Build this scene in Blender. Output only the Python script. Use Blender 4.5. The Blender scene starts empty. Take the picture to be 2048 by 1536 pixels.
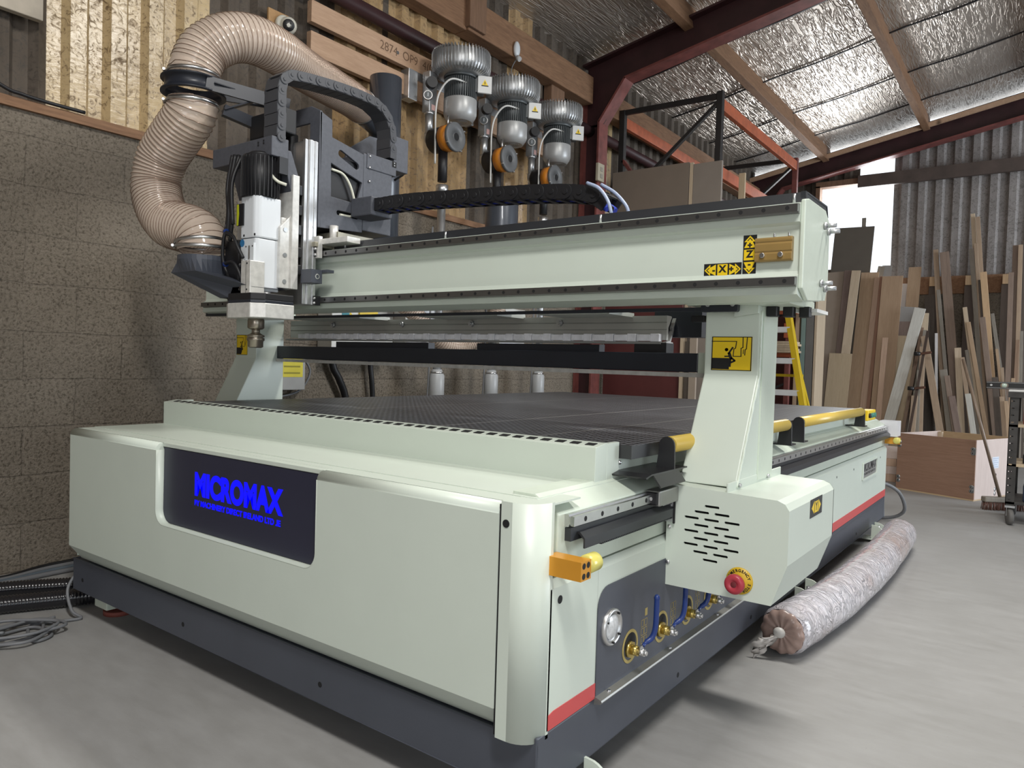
import bpy, bmesh, math, random
from mathutils import Vector, Matrix
from mathutils.geometry import tessellate_polygon
random.seed(7)
SC = bpy.context.scene
COL = SC.collection
PI = math.pi

# ---------------------------------------------------------------- camera
cam_d = bpy.data.cameras.new('camera'); cam = bpy.data.objects.new('camera', cam_d); COL.objects.link(cam)
cam_d.sensor_width = 36.0; cam_d.lens = 1463.4/2048*36; cam_d.clip_start = 0.02
RX = Vector((0.8042, 0.5936, 0.0302)); RY = Vector((-0.0417, 0.0056, 0.9991)); RZ = RX.cross(RY).normalized(); RY = RZ.cross(RX).normalized(); RX.normalize()
cam.matrix_world = Matrix(((RX.x, RY.x, RZ.x, 0.862), (RX.y, RY.y, RZ.y, -1.33), (RX.z, RY.z, RZ.z, 1.05), (0, 0, 0, 1)))
SC.camera = cam
SC.view_settings.view_transform = 'Standard'; SC.view_settings.look = 'None'
SC.view_settings.exposure = 0.0; SC.view_settings.gamma = 1.0; SC.view_settings.use_curve_mapping = False

# ---------------------------------------------------------------- world and lamps
W = bpy.data.worlds.new('daylight'); SC.world = W; W.use_nodes = True
W.node_tree.nodes['Background'].inputs[0].default_value = (0.86, 0.93, 1.0, 1)
W.node_tree.nodes['Background'].inputs[1].default_value = 1.6

def area(name, loc, target, sx, sy, power, color=(1, 1, 1)):
    d = bpy.data.lights.new(name, 'AREA'); d.shape = 'RECTANGLE'; d.size = sx; d.size_y = sy
    d.energy = power; d.color = color
    o = bpy.data.objects.new(name, d); COL.objects.link(o); o.location = loc
    o.rotation_euler = (Vector(target)-Vector(loc)).to_track_quat('-Z', 'Y').to_euler()
    return o
area('roof_lamp', (0.85, 2.0, 4.15), (0.75, 2.0, 0), 0.4, 1.5, 125, (1, .975, .92))
area('roof_lamp', (1.4, -1.6, 4.30), (0.8, -1.4, 0), 0.4, 1.5, 175, (1, .98, .94))
area('front_fill_light', (2.6, -6.0, 1.9), (0.2, 0, .9), 4.0, 3.4, 165, (.97, .98, 1.0))  # added fill for the front panel; the end wall has no doorway
area('door_light', (7.2, -2.5, 1.8), (-0.6, .5, .6), 4.0, 3.2, 35, (.82, .92, 1.0))
area('door_light', (7.2, 6.9, 1.8), (-.6, 9.4, 1.0), 4.4, 3.2, 470, (.84, .92, 1.0))
area('window_light', (-1.5, 10.9, 3.2), (0.3, 5.0, .5), .9, 1.5, 90, (.95, .98, 1.0))

# ---------------------------------------------------------------- helpers
class MB:
    def __init__(s): s.v = []; s.f = []; s.m = []; s.s = []; s.mi = 0
    def add(s, vs, fs, smooth=False):
        o = len(s.v); s.v += [tuple(p) for p in vs]
        for f in fs: s.f.append([i+o for i in f]); s.m.append(s.mi); s.s.append(smooth)
        return s
    def mat(s, i): s.mi = i; return s
    def box(s, x0, x1, y0, y1, z0, z1):
        v = [(x, y, z) for z in (z0, z1) for y in (y0, y1) for x in (x0, x1)]
        return s.add(v, [(0,2,3,1), (4,5,7,6), (0,1,5,4), (2,6,7,3), (0,4,6,2), (1,3,7,5)])
    def obox(s, c, ax, ay, az):
        c, ax, ay, az = map(Vector, (c, ax, ay, az))
        v = [c+ax*i+ay*j+az*k for k in (-1, 1) for j in (-1, 1) for i in (-1, 1)]
        return s.add(v, [(0,2,3,1), (4,5,7,6), (0,1,5,4), (2,6,7,3), (0,4,6,2), (1,3,7,5)])
    def bar(s, p0, p1, w, h, up=(0, 0, 1)):
        p0, p1 = Vector(p0), Vector(p1); d = (p1-p0); a = d.normalized(); up = Vector(up)
        b = a.cross(up)
        if b.length < 1e-4: b = a.cross(Vector((1, 0, 0)))
        b.normalize(); c = b.cross(a)
        return s.obox((p0+p1)/2, d/2, b*w/2, c*h/2)
    def cyl(s, p0, p1, r, r1=None, n=20, caps=True, smooth=True):
        r1 = r if r1 is None else r1
        p0, p1 = Vector(p0), Vector(p1); a = (p1-p0).normalized()
        b = a.orthogonal().normalized(); c = a.cross(b)
        ring = [b*math.cos(2*PI*i/n)+c*math.sin(2*PI*i/n) for i in range(n)]
        s.add([p0+q*r for q in ring]+[p1+q*r1 for q in ring], [(i, (i+1) % n, n+(i+1) % n, n+i) for i in range(n)], smooth)
        if caps:
            s.add([p0+q*r for q in ring], [list(range(n))[::-1]]); s.add([p1+q*r1 for q in ring], [list(range(n))])
        return s
    def tube(s, pts, r, n=10, caps=True, smooth=True):
        pts = [Vector(p) for p in pts]; N = len(pts); rs = r if isinstance(r, (list, tuple)) else [r]*N
        t = [(pts[min(i+1, N-1)]-pts[max(i-1, 0)]).normalized() for i in range(N)]
        b = t[0].orthogonal().normalized(); V = []
        for i in range(N):
            b = (b-t[i]*b.dot(t[i])).normalized(); c = t[i].cross(b)
            V += [pts[i]+(b*math.cos(2*PI*k/n)+c*math.sin(2*PI*k/n))*rs[i] for k in range(n)]
        F = [(i*n+k, i*n+(k+1) % n, (i+1)*n+(k+1) % n, (i+1)*n+k) for i in range(N-1) for k in range(n)]
        s.add(V, F, smooth)
        if caps: s.add(V[:n], [list(range(n))[::-1]]); s.add(V[-n:], [list(range(n))])
        return s
    def plate(s, outer, holes, plane, a, b):
        def P(q, h):
            if plane == 'yz': return (h, q[0], q[1])
            if plane == 'xz': return (q[0], h, q[1])
            return (q[0], q[1], h)
        loops = [outer]+list(holes)
        flat = [q for L in loops for q in L]
        tris = tessellate_polygon([[Vector((q[0], q[1], 0)) for q in L] for L in loops])
        n = len(flat)
        s.add([P(q, a) for q in flat]+[P(q, b) for q in flat], [tuple(t) for t in tris]+[tuple(i+n for i in t[::-1]) for t in tris])
        for L in loops:
            m = len(L); s.add([P(q, a) for q in L]+[P(q, b) for q in L], [(i, (i+1) % m, m+(i+1) % m, m+i) for i in range(m)])
        return s
    def prism(s, poly, plane, a, b): return s.plate(poly, [], plane, a, b)
    def lathe(s, prof, o=(0, 0, 0), axis=(0, 0, 1), n=28, smooth=True):
        o = Vector(o); a = Vector(axis).normalized(); b = a.orthogonal().normalized(); c = a.cross(b)
        V = [o+a*h+(b*math.cos(2*PI*k/n)+c*math.sin(2*PI*k/n))*r for r, h in prof for k in range(n)]
        return s.add(V, [(i*n+k, i*n+(k+1) % n, (i+1)*n+(k+1) % n, (i+1)*n+k) for i in range(len(prof)-1) for k in range(n)], smooth)
    def sphere(s, c, r, n=16, sc=(1, 1, 1)):
        c = Vector(c); m = n//2
        V = [c+Vector((r*sc[0]*math.sin(PI*i/m)*math.cos(2*PI*k/n), r*sc[1]*math.sin(PI*i/m)*math.sin(2*PI*k/n), r*sc[2]*math.cos(PI*i/m))) for i in range(m+1) for k in range(n)]
        return s.add(V, [(i*n+k, (i+1)*n+k, (i+1)*n+(k+1) % n, i*n+(k+1) % n) for i in range(m) for k in range(n)], True)
    def build(s, name, mats, parent=None, bevel=0, seg=2, label=None):
        me = bpy.data.meshes.new(name); me.from_pydata(s.v, [], s.f); me.update()
        if not isinstance(mats, (list, tuple)): mats = [mats]
        for m in mats: me.materials.append(m)
        me.polygons.foreach_set('material_index', s.m); me.polygons.foreach_set('use_smooth', s.s)
        bm = bmesh.new(); bm.from_mesh(me); bmesh.ops.remove_doubles(bm, verts=bm.verts, dist=1e-6)
        bmesh.ops.recalc_face_normals(bm, faces=bm.faces); bm.to_mesh(me); bm.free()
        o = bpy.data.objects.new(name, me); COL.objects.link(o)
        if parent: o.parent = parent
        if bevel:
            b = o.modifiers.new('bevel', 'BEVEL'); b.width = bevel; b.segments = seg; b.limit_method = 'ANGLE'; b.angle_limit = 0.6; b.harden_normals = False
        if label: o['label'] = label
        return o

def tag(o, label, cat, group=None, kind=None):
    o['label'] = label; o['category'] = cat
    if group: o['group'] = group
    if kind: o['kind'] = kind
    return o
def thing(name, label, cat, loc=(0, 0, 0), rotz=0, group=None):
    o = bpy.data.objects.new(name, None); COL.objects.link(o); o.location = loc; o.rotation_euler = (0, 0, rotz)
    o.empty_display_size = .1
    return tag(o, label, cat, group)
def structure(o): o['kind'] = 'structure'; return o
def dup(root, loc, label, rotz=None):
    r = root.copy(); COL.objects.link(r); r.location = loc; r['label'] = label
    if rotz is not None: r.rotation_euler = (0, 0, rotz)
    for ch in list(root.children):
        c = ch.copy(); COL.objects.link(c); c.parent = r
        for g in list(ch.children):
            d = g.copy(); COL.objects.link(d); d.parent = c
    return r
def rrect(x0, x1, z0, z1, r, n=5, corners=(1, 1, 1, 1)):
    """rounded rectangle, corners in order (x1,z1),(x0,z1),(x0,z0),(x1,z0)"""
    out = []
    for k, (cx, cz, sx, sz) in enumerate(((x1, z1, -1, -1), (x0, z1, 1, -1), (x0, z0, 1, 1), (x1, z0, -1, 1))):
        if not corners[k]: out.append((cx, cz)); continue
        for i in range(n+1):
            t = k*PI/2+PI/2*i/n; out.append((cx+sx*r+r*math.cos(t), cz+sz*r+r*math.sin(t)))
    return out
def catmull(P, k=8):
    P = [Vector(p) for p in P]; Q = [P[0]*2-P[1]]+P+[P[-1]*2-P[-2]]; out = []
    for i in range(1, len(Q)-2):
        a, b, c, d = Q[i-1:i+3]
        for j in range(k):
            t = j/k; out.append(.5*((2*b)+(c-a)*t+(2*a-5*b+4*c-d)*t*t+(3*b-a-3*c+d)*t**3))
    return out+[P[-1]]
def evenly(P, step):
    P = [Vector(p) for p in P]; out = [P[0]]; acc = 0
    for a, b in zip(P, P[1:]):
        L = (b-a).length
        while acc+L >= step:
            a = a+(b-a)*((step-acc)/L); out.append(a); L = (b-a).length; acc = 0
            if L < 1e-9: break
        acc += L
    return out
def text(name, body, mats, parent, size, M, depth=.001, bold=0, ax='CENTER', ay='CENTER', space=1.0, sx=1.0):
    """lettering as a mesh; M maps text x/y/normal to the world"""
    c = bpy.data.curves.new(name, 'FONT'); c.body = body; c.size = size; c.extrude = depth; c.offset = bold
    c.align_x = ax; c.align_y = ay; c.space_character = space
    t = bpy.data.objects.new(name, c); COL.objects.link(t)
    me = bpy.data.meshes.new_from_object(t.evaluated_get(bpy.context.evaluated_depsgraph_get()))
    bpy.data.objects.remove(t); bpy.data.curves.remove(c)
    me.name = name
    me.transform(Matrix.Diagonal((sx, 1, 1, 1)))
    me.transform(M); me.materials.clear(); me.materials.append(mats)
    o = bpy.data.objects.new(name, me); COL.objects.link(o)
    if parent: o.parent = parent
    return o
def frame(o, ux, uy):
    ux, uy = Vector(ux).normalized(), Vector(uy).normalized(); n = ux.cross(uy); o = Vector(o)
    return Matrix(((ux.x, uy.x, n.x, o.x), (ux.y, uy.y, n.y, o.y), (ux.z, uy.z, n.z, o.z), (0, 0, 0, 1)))

# ---------------------------------------------------------------- materials
MATS = {}
def newmat(name):
    m = bpy.data.materials.new(name); m.use_nodes = True; nt = m.node_tree
    return m, nt, nt.nodes['Principled BSDF']
def N(nt, kind, **kw):
    n = nt.nodes.new(kind)
    for k, v in kw.items():
        if k in n.inputs.keys() if isinstance(k, str) else False: n.inputs[k].default_value = v
        else: setattr(n, k, v)
    return n
def coords(nt, scale=(1, 1, 1), space='Object'):
    t = nt.nodes.new('ShaderNodeTexCoord'); mp = nt.nodes.new('ShaderNodeMapping'); mp.inputs['Scale'].default_value = scale
    nt.links.new(t.outputs[space], mp.inputs[0]); return mp.outputs[0]
def noise(nt, vec, scale, detail=3, rough=.55, dist=0):
    n = nt.nodes.new('ShaderNodeTexNoise'); n.inputs['Scale'].default_value = scale; n.inputs['Detail'].default_value = detail
    n.inputs['Roughness'].default_value = rough; n.inputs['Distortion'].default_value = dist
    nt.links.new(vec, n.inputs['Vector']); return n.outputs['Fac']
def ramp(nt, fac, stops):
    r = nt.nodes.new('ShaderNodeValToRGB'); e = r.color_ramp.elements
    while len(e) < len(stops): e.new(.5)
    for q, (p, c) in zip(e, stops): q.position = p; q.color = (c[0], c[1], c[2], 1) if len(c) > 2 else (c[0], c[0], c[0], 1)
    nt.links.new(fac, r.inputs[0]); return r.outputs[0]
def mix(nt, fac, a, b, mode='MIX'):
    m = nt.nodes.new('ShaderNodeMix'); m.data_type = 'RGBA'; m.blend_type = mode
    for sock, v in ((m.inputs[0], fac), (m.inputs[6], a), (m.inputs[7], b)):
        if hasattr(v, 'is_linked'): nt.links.new(v, sock)
        elif isinstance(v, (int, float)): sock.default_value = v
        else: sock.default_value = (v[0], v[1], v[2], 1)
    return m.outputs[2]
def mth(nt, op, a, b=None, c=None):
    m = nt.nodes.new('ShaderNodeMath'); m.operation = op
    for i, v in enumerate((a, b, c)):
        if v is None: continue
        if hasattr(v, 'is_linked'): nt.links.new(v, m.inputs[i])
        else: m.inputs[i].default_value = v
    return m.outputs[0]
def bump(nt, bs, h, strength=.3, dist=.01):
    b = nt.nodes.new('ShaderNodeBump'); b.inputs['Strength'].default_value = strength; b.inputs['Distance'].default_value = dist
    nt.links.new(h, b.inputs['Height']); nt.links.new(b.outputs[0], bs.inputs['Normal']); return b
def plain(name, col, rough=.5, metal=0, var=.08, bscale=0, bstr=.1, nscale=6, spec=.5, bdist=.002, coat=0):
    """painted / plastic / metal surface with slight mottling and optional texture"""
    m, nt, bs = newmat(name); v = coords(nt)
    f = noise(nt, v, nscale, 4)
    c = ramp(nt, f, [(.3, [q*(1-var) for q in col]), (.7, [min(1, q*(1+var)) for q in col])])
    nt.links.new(c, bs.inputs['Base Color'])
    bs.inputs['Roughness'].default_value = rough; bs.inputs['Metallic'].default_value = metal
    bs.inputs['Specular IOR Level'].default_value = spec; bs.inputs['Coat Weight'].default_value = coat
    if bscale: bump(nt, bs, noise(nt, v, bscale, 2), bstr, bdist)
    return m
def wood(name, dark, light, scale=(14, 14, 1.2), rough=.6, knots=0, var=.25):
    """long grain along local Z by default, each object a little different"""
    m, nt, bs = newmat(name); v = coords(nt, scale)
    oi = nt.nodes.new('ShaderNodeObjectInfo'); va = nt.nodes.new('ShaderNodeVectorMath'); va.operation = 'ADD'
    cx = nt.nodes.new('ShaderNodeCombineXYZ'); r9 = mth(nt, 'MULTIPLY', oi.outputs['Random'], 37.0)
    for i in range(3): nt.links.new(r9, cx.inputs[i])
    nt.links.new(v, va.inputs[0]); nt.links.new(cx.outputs[0], va.inputs[1]); vv = va.outputs[0]
    f = noise(nt, vv, 2.2, 6, .6, 1.1); g = noise(nt, vv, 9, 3, .6)
    c = ramp(nt, f, [(.25, dark), (.5, [(a+b)/2 for a, b in zip(dark, light)]), (.75, light)])
    c = mix(nt, .35, c, ramp(nt, g, [(.3, dark), (.7, light)]))
    if knots:
        k = nt.nodes.new('ShaderNodeTexVoronoi'); k.inputs['Scale'].default_value = knots
        vk = coords(nt, (1, 1, .55)); nt.links.new(vk, k.inputs['Vector'])
        c = mix(nt, ramp(nt, k.outputs['Distance'], [(.03, (1,)), (.13, (0,))]), c, [q*.35 for q in dark])
    hs = nt.nodes.new('ShaderNodeHueSaturation'); nt.links.new(c, hs.inputs['Color'])
    nt.links.new(mth(nt, 'MULTIPLY_ADD', oi.outputs['Random'], var*2, 1-var), hs.inputs['Value'])
    nt.links.new(hs.outputs[0], bs.inputs['Base Color']); bs.inputs['Roughness'].default_value = rough
    bump(nt, bs, g, .12, .003)
    return m
def emit(name, col, strength):
    m, nt, bs = newmat(name); bs.inputs['Base Color'].default_value = (*[q*.3 for q in col], 1)
    bs.inputs['Emission Color'].default_value = (*col, 1); bs.inputs['Emission Strength'].default_value = strength; return m

PAINT = plain('cream_green_paint', (.575, .635, .565), .38, var=.015, bscale=260, bstr=.05, bdist=.0004)
PAINT_ROUGH = plain('hammered_cream_paint', (.575, .64, .55), .32, var=.05, bscale=55, bstr=.35, bdist=.002)
SLATE = plain('slate_paint', (.062, .069, .088), .42, var=.05, bscale=300, bstr=.05, bdist=.0004)
SLATE_HEAD = plain('textured_grey_paint', (.075, .080, .096), .5, var=.12, nscale=60, bscale=240, bstr=.35, bdist=.0012)
NAVY = plain('dark_navy_metal', (.018, .021, .030), .38, var=.1)
BLACK = plain('black_plastic', (.010, .010, .012), .5, var=.1)
BLACKM = plain('black_steel', (.018, .018, .020), .35, var=.1)
CHAIN = plain('chain_grey_plastic', (.050, .052, .060), .5, var=.1)
HOLE = plain('dark_recess', (.006, .006, .007), .8)
STEEL = plain('bright_steel', (.62, .62, .62), .3, 1, var=.05, nscale=40)
ALU = plain('brushed_aluminium', (.60, .60, .60), .34, .9, var=.06, nscale=30)
ALU_DULL = plain('dull_aluminium', (.36, .36, .345), .42, .8, var=.06)
RAILST = plain('rail_steel', (.20, .20, .20), .32, .9, var=.08)
ALUW = plain('milled_aluminium', (.66, .65, .62), .4, .35, var=.12, nscale=45)
WHITE = plain('spindle_white', (.66, .69, .72), .35, var=.03)
ZINC = plain('galvanised_steel', (.50, .51, .52), .36, .85, var=.15, nscale=18)
RED = plain('red_stripe_paint', (.56, .075, .075), .4, var=.03)
YEL = plain('sign_yellow', (.78, .54, .012), .45, var=.02)
ROLLY = plain('yellow_roller', (.58, .42, .09), .3, var=.05)
ORANGE = plain('anodised_orange', (.66, .30, .03), .3, .35, var=.05)
INK = plain('black_print', (.008, .008, .009), .5)
BLUEH = plain('blue_vinyl_grip', (.012, .035, .17), .35)
BRASS = plain('brass', (.50, .38, .12), .3, .9)
REDP = plain('red_plastic', (.40, .035, .055), .35)
TAN = plain('anodised_tan_block', (.34, .22, .075), .35, .3, var=.1)
BLUEC = plain('blue_cable', (.03, .06, .50), .4)
CREAMCABLE = plain('cream_cable', (.62, .62, .52), .45)
GREYCABLE = plain('grey_cable', (.17, .175, .185), .5)
GLASS = plain('gauge_lens', (.55, .56, .57), .1, 0, var=.2, nscale=120)
LOGOBLUE = emit('lit_blue_letters', (.0, .0, 1.0), 1.0)
CASTALU = plain('cast_aluminium', (.42, .43, .44), .36, .75, var=.1, nscale=25, bscale=90, bstr=.1)
MOTORGREY = plain('motor_grey', (.10, .11, .115), .4, .2)
FILTER = plain('orange_filter_label', (.62, .22, .02), .45)
DUCT = plain('duct_blue_grey', (.060, .068, .085), .32, .2, var=.1, coat=.3)
MAROON_SHADED = plain('maroon_shaded_steel', (.040, .014, .016), .5, var=.25, nscale=5, bscale=30, bstr=.1)  # shade on the portal webs put into the colour; also tube and rack post
REDSTEEL = plain('red_oxide_paint', (.175, .052, .045), .55, var=.3, nscale=9, bscale=40, bstr=.15)
RACKORANGE = plain('rack_orange', (.42, .105, .045), .5, var=.2, nscale=12)
RACKDARK = plain('rack_dark_steel', (.022, .020, .020), .5, var=.2)
GREENGLASS = plain('greenish_sheet', (.22, .31, .28), .3, var=.1)
# ================================================================ the setting
def m_block():
    m, nt, bs = newmat('rough_concrete_block')
    t = nt.nodes.new('ShaderNodeTexCoord'); sp = nt.nodes.new('ShaderNodeSeparateXYZ'); nt.links.new(t.outputs['Object'], sp.inputs[0])
    cb = nt.nodes.new('ShaderNodeCombineXYZ'); nt.links.new(mth(nt, 'ADD', sp.outputs[0], sp.outputs[1]), cb.inputs[0]); nt.links.new(sp.outputs[2], cb.inputs[1])
    v = coords(nt)
    wob = noise(nt, v, 5, 2); wv = nt.nodes.new('ShaderNodeVectorMath'); wv.operation = 'ADD'
    c3 = nt.nodes.new('ShaderNodeCombineXYZ'); w2 = mth(nt, 'MULTIPLY_ADD', wob, .03, -.015)
    nt.links.new(w2, c3.inputs[0]); nt.links.new(w2, c3.inputs[1]); nt.links.new(cb.outputs[0], wv.inputs[0]); nt.links.new(c3.outputs[0], wv.inputs[1])
    b = nt.nodes.new('ShaderNodeTexBrick'); nt.links.new(wv.outputs[0], b.inputs['Vector'])
    b.inputs['Scale'].default_value = 1; b.inputs['Brick Width'].default_value = .45; b.inputs['Row Height'].default_value = .225
    b.inputs['Mortar Size'].default_value = .008; b.inputs['Mortar Smooth'].default_value = .6; b.inputs['Bias'].default_value = 0
    b.inputs['Color1'].default_value = (.27, .232, .185, 1); b.inputs['Color2'].default_value = (.245, .21, .168, 1); b.inputs['Mortar'].default_value = (.245, .21, .17, 1)
    f = noise(nt, v, 78, 5, .70); g = noise(nt, v, 2.2, 4)
    c = mix(nt, ramp(nt, f, [(.36, (1,)), (.50, (0,))]), b.outputs['Color'], (.070, .056, .042))
    c = mix(nt, .30, c, ramp(nt, g, [(.3, (.19, .165, .13)), (.7, (.40, .345, .28))]))
    c = mix(nt, ramp(nt, f, [(.58, (0,)), (.72, (.6,))]), c, (.40, .355, .29))
    nt.links.new(c, bs.inputs['Base Color']); bs.inputs['Roughness'].default_value = .95; bs.inputs['Specular IOR Level'].default_value = .15
    h = mth(nt, 'ADD', mth(nt, 'MULTIPLY', f, .7), mth(nt, 'MULTIPLY', b.outputs['Fac'], -.22))
    bump(nt, bs, h, 1.0, .02); return m
def m_floor():
    m, nt, bs = newmat('dusty_concrete'); v = coords(nt)
    a = noise(nt, v, 1.3, 5, .6, .4); f = noise(nt, v, 26, 4, .7); d = noise(nt, coords(nt, (1, 3.2, 1)), 5, 6, .7)
    c = ramp(nt, a, [(.3, (.265, .262, .255)), (.7, (.335, .332, .328))])
    c = mix(nt, .30, c, ramp(nt, d, [(.35, (.235, .226, .212)), (.65, (.36, .356, .350))]))
    c = mix(nt, ramp(nt, f, [(.24, (1,)), (.30, (0,))]), c, (.17, .155, .14))
    nt.links.new(c, bs.inputs['Base Color'])
    nt.links.new(ramp(nt, d, [(.3, (.62,)), (.7, (.85,))]), bs.inputs['Roughness'])
    bump(nt, bs, f, .08, .004); return m
def m_grp(name, a, b, dirt, rough=.22, dirtpos=(.36, .50)):
    """old fibreglass / fibre cement sheet: stained, weathered, fine vertical ribs"""
    m, nt, bs = newmat(name); v = coords(nt); vs = coords(nt, (1, 1, .10))
    f = noise(nt, vs, 7, 5, .7, .5); g = noise(nt, v, 26, 5, .75, 1.5); st = noise(nt, vs, 60, 3, .6)
    c = ramp(nt, f, [(.30, a), (.70, b)])
    c = mix(nt, ramp(nt, g, [(dirtpos[0], (1,)), (dirtpos[1], (0,))]), c, dirt)
    c = mix(nt, .25, c, ramp(nt, noise(nt, v, 3.2, 4), [(.35, [q*.6 for q in dirt]), (.7, b)]))
    nt.links.new(c, bs.inputs['Base Color']); nt.links.new(ramp(nt, g, [(.34, (.6,)), (.50, (rough,))]), bs.inputs['Roughness']); bs.inputs['Specular IOR Level'].default_value = .6
    rip = noise(nt, coords(nt, (1, .25, 1)), 55, 2)
    bump(nt, bs, mth(nt, 'ADD', mth(nt, 'MULTIPLY', st, .3), mth(nt, 'ADD', mth(nt, 'MULTIPLY', g, .5), rip)), .30, .0035); return m
def m_foil():
    m, nt, bs = newmat('crinkled_foil_insulation')
    f = noise(nt, coords(nt, (27, 3.2, 27)), 1.0, 2, .5, .7); g = noise(nt, coords(nt), 1.1, 3); fine = noise(nt, coords(nt), 70, 2)
    # sharp crease lines where the noise crosses its middle value
    cr = mth(nt, 'ABSOLUTE', mth(nt, 'SUBTRACT', f, .5)); cr = ramp(nt, cr, [(0, (1,)), (.03, (.75,)), (.13, (.0,))])
    c = mix(nt, g, (.52, .46, .40), (.66, .595, .53))
    nt.links.new(c, bs.inputs['Base Color']); bs.inputs['Metallic'].default_value = .72; bs.inputs['Roughness'].default_value = .36
    bump(nt, bs, mth(nt, 'ADD', cr, mth(nt, 'MULTIPLY', fine, .10)), 1.0, .0062); return m
BLOCK = m_block(); FLOOR = m_floor(); FOIL = m_foil()
GRP = m_grp('stained_cream_fibreglass', (.50, .365, .19), (.60, .46, .26), (.13, .075, .03), .24)
GRP_TAN = m_grp('stained_tan_fibreglass', (.40, .265, .13), (.54, .38, .21), (.14, .08, .035), .2)
CEMENT = m_grp('weathered_brown_sheet', (.075, .058, .043), (.135, .108, .083), (.035, .026, .019), .85)
CEMENT_B = m_grp('weathered_grey_sheet', (.22, .20, .19), (.33, .305, .29), (.10, .085, .075), .7)
TIMBER = wood('old_purlin_timber', (.15, .075, .04), (.33, .185, .10), (10, 1.2, 10), .75, knots=2.0, var=.1)
TIMBER_V = wood('old_timber_post', (.13, .07, .04), (.26, .15, .09), (10, 10, 1.2), .8, var=.1)
PALE = wood('pale_pallet_board', (.36, .22, .135), (.54, .36, .24), (12, 1.2, 12), .65, knots=3.2, var=.05)

XW = -2.99; YB = 10.2
structure(MB().box(-3.3, 9, -7, YB+.4, -.2, 0).build('floor', FLOOR))
structure(MB().box(XW-.2, XW, -7, YB+.2, -.01, 2.14).build('wall_left', BLOCK))
structure(MB().box(XW-.2, 9, YB, YB+.2, -.01, 2.2).build('wall_back', BLOCK))
def corr_profile(a, b, pitch=.19, amp=.04):
    P = []; t = a
    while t < b:
        for q, d in ((0, 0), (.36, 0), (.50, amp), (.86, amp)): P.append((t+q*pitch, d))
        t += pitch
    P = [p for p in P if p[0] < b]+[(b, 0)]; return P
def sheet_left(y0, y1, z0, z1, m, off=0):
    P = corr_profile(y0, y1); b = MB(); n = len(P); V = []
    for y, d in P: V += [(XW-.06+d+off, y, z0), (XW-.06+d+off, y, z1)]
    b.add(V, [(2*i, 2*i+2, 2*i+3, 2*i+1) for i in range(n-1)])
    o = b.build('trim_1', m); so = o.modifiers.new('thickness', 'SOLIDIFY'); so.thickness = .006
    return structure(o)
TOPZ = 4.15
for y0, y1, z0, m in ((-6, -.55, 2.14, CEMENT), (-.55, .16, 2.14, CEMENT), (.16, .99, 2.14, GRP), (.99, 1.86, 2.14, CEMENT), (1.86, 2.30, 2.14, GRP_TAN), (2.30, 2.36, 2.14, CEMENT), (2.36, 3.24, 2.14, GRP_TAN), (3.24, 3.72, 2.14, CEMENT), (3.72, 4.1, 2.14, GRP_TAN), (4.1, 5.22, 2.14, CEMENT), (5.22, 5.62, 2.14, GRP), (5.62, YB, 2.14, CEMENT)):
    sheet_left(y0, y1, z0, TOPZ, m)
# back gable sheets, with the window opening x -2.02..-1.05, z 2.2..3.75 and the little gap over it
def sheet_back(x0, x1, zf0, zf1, m):
    P = corr_profile(x0, x1, .21, .035); b = MB(); n = len(P); V = []
    for x, d in P: V += [(x, YB+.06-d, zf0(x)), (x, YB+.06-d, zf1(x))]
    b.add(V, [(2*i, 2*i+2, 2*i+3, 2*i+1) for i in range(n-1)])
    o = b.build('trim_2', m); so = o.modifiers.new('thickness', 'SOLIDIFY'); so.thickness = .006
    return structure(o)
roofz = lambda x: 4.60+.19*x
sheet_back(-3.1, -2.02, lambda x: 2.2, roofz, CEMENT)
sheet_back(-1.05, 8.9, lambda x: 2.2, roofz, CEMENT_B)
sheet_back(-2.02, -1.50, lambda x: 3.80, roofz, CEMENT)
sheet_back(-1.50, -1.05, lambda x: 4.12, roofz, CEMENT)
structure(MB().box(-2.08, -2.02, YB-.06, YB+.08, 2.2, 3.80).box(-2.08, -1.0, YB-.06, YB+.08, 3.78, 3.86).box(-2.08, -1.0, YB-.06, YB+.08, 2.14, 2.2).build('window_1', TIMBER_V))
# sill timbers on top of the block walls
structure(MB().box(XW-.1, XW+.025, -7, YB, 2.14, 2.185).build('trim_3', TIMBER))
structure(MB().box(-1.0, 8.9, YB-.03, YB+.1, 2.16, 2.40).build('trim_4', TIMBER))
# foil-lined roof, with its slight sag between the purlins
b = MB(); nx, ny = 60, 60; X0, X1, Y0, Y1 = -3.15, 7.5, -6, YB+.05
V = []
for j in range(ny+1):
    for i in range(nx+1):
        x = X0+(X1-X0)*i/nx; y = Y0+(Y1-Y0)*j/ny
        V.append((x, y, roofz(x)+.10-.03*abs(math.sin((x+1.94)/1.3*PI))))
b.add(V, [(j*(nx+1)+i, j*(nx+1)+i+1, (j+1)*(nx+1)+i+1, (j+1)*(nx+1)+i) for j in range(ny) for i in range(nx)], True)
structure(b.build('ceiling', FOIL))
# dark seams of the foil, running up the slope
for k, y in enumerate((.9, 2.05, 3.2, 5.85, 7.05, 8.25, 9.3)):
    b = MB()
    for i in range(24):
        x = -3.0+10*i/24; x2 = -3.0+10*(i+1)/24
        zz = lambda q: roofz(q)+.085-.03*abs(math.sin((q+1.94)/1.3*PI))
        b.bar((x, y, zz(x)), (x2, y, zz(x2)), .02, .012)
    structure(b.build('trim_5', BLACK))
# purlins
for x in (-1.94, -.66, .62, 1.9, 3.2, 4.5):
    z = 4.50+.19*x
    structure(MB().obox((x, (YB-6)/2, z+.10), (.042, 0, .008), (0, (YB+6)/2, 0), (-.019, 0, .11)).build('trim_6', TIMBER, bevel=.006))
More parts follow.
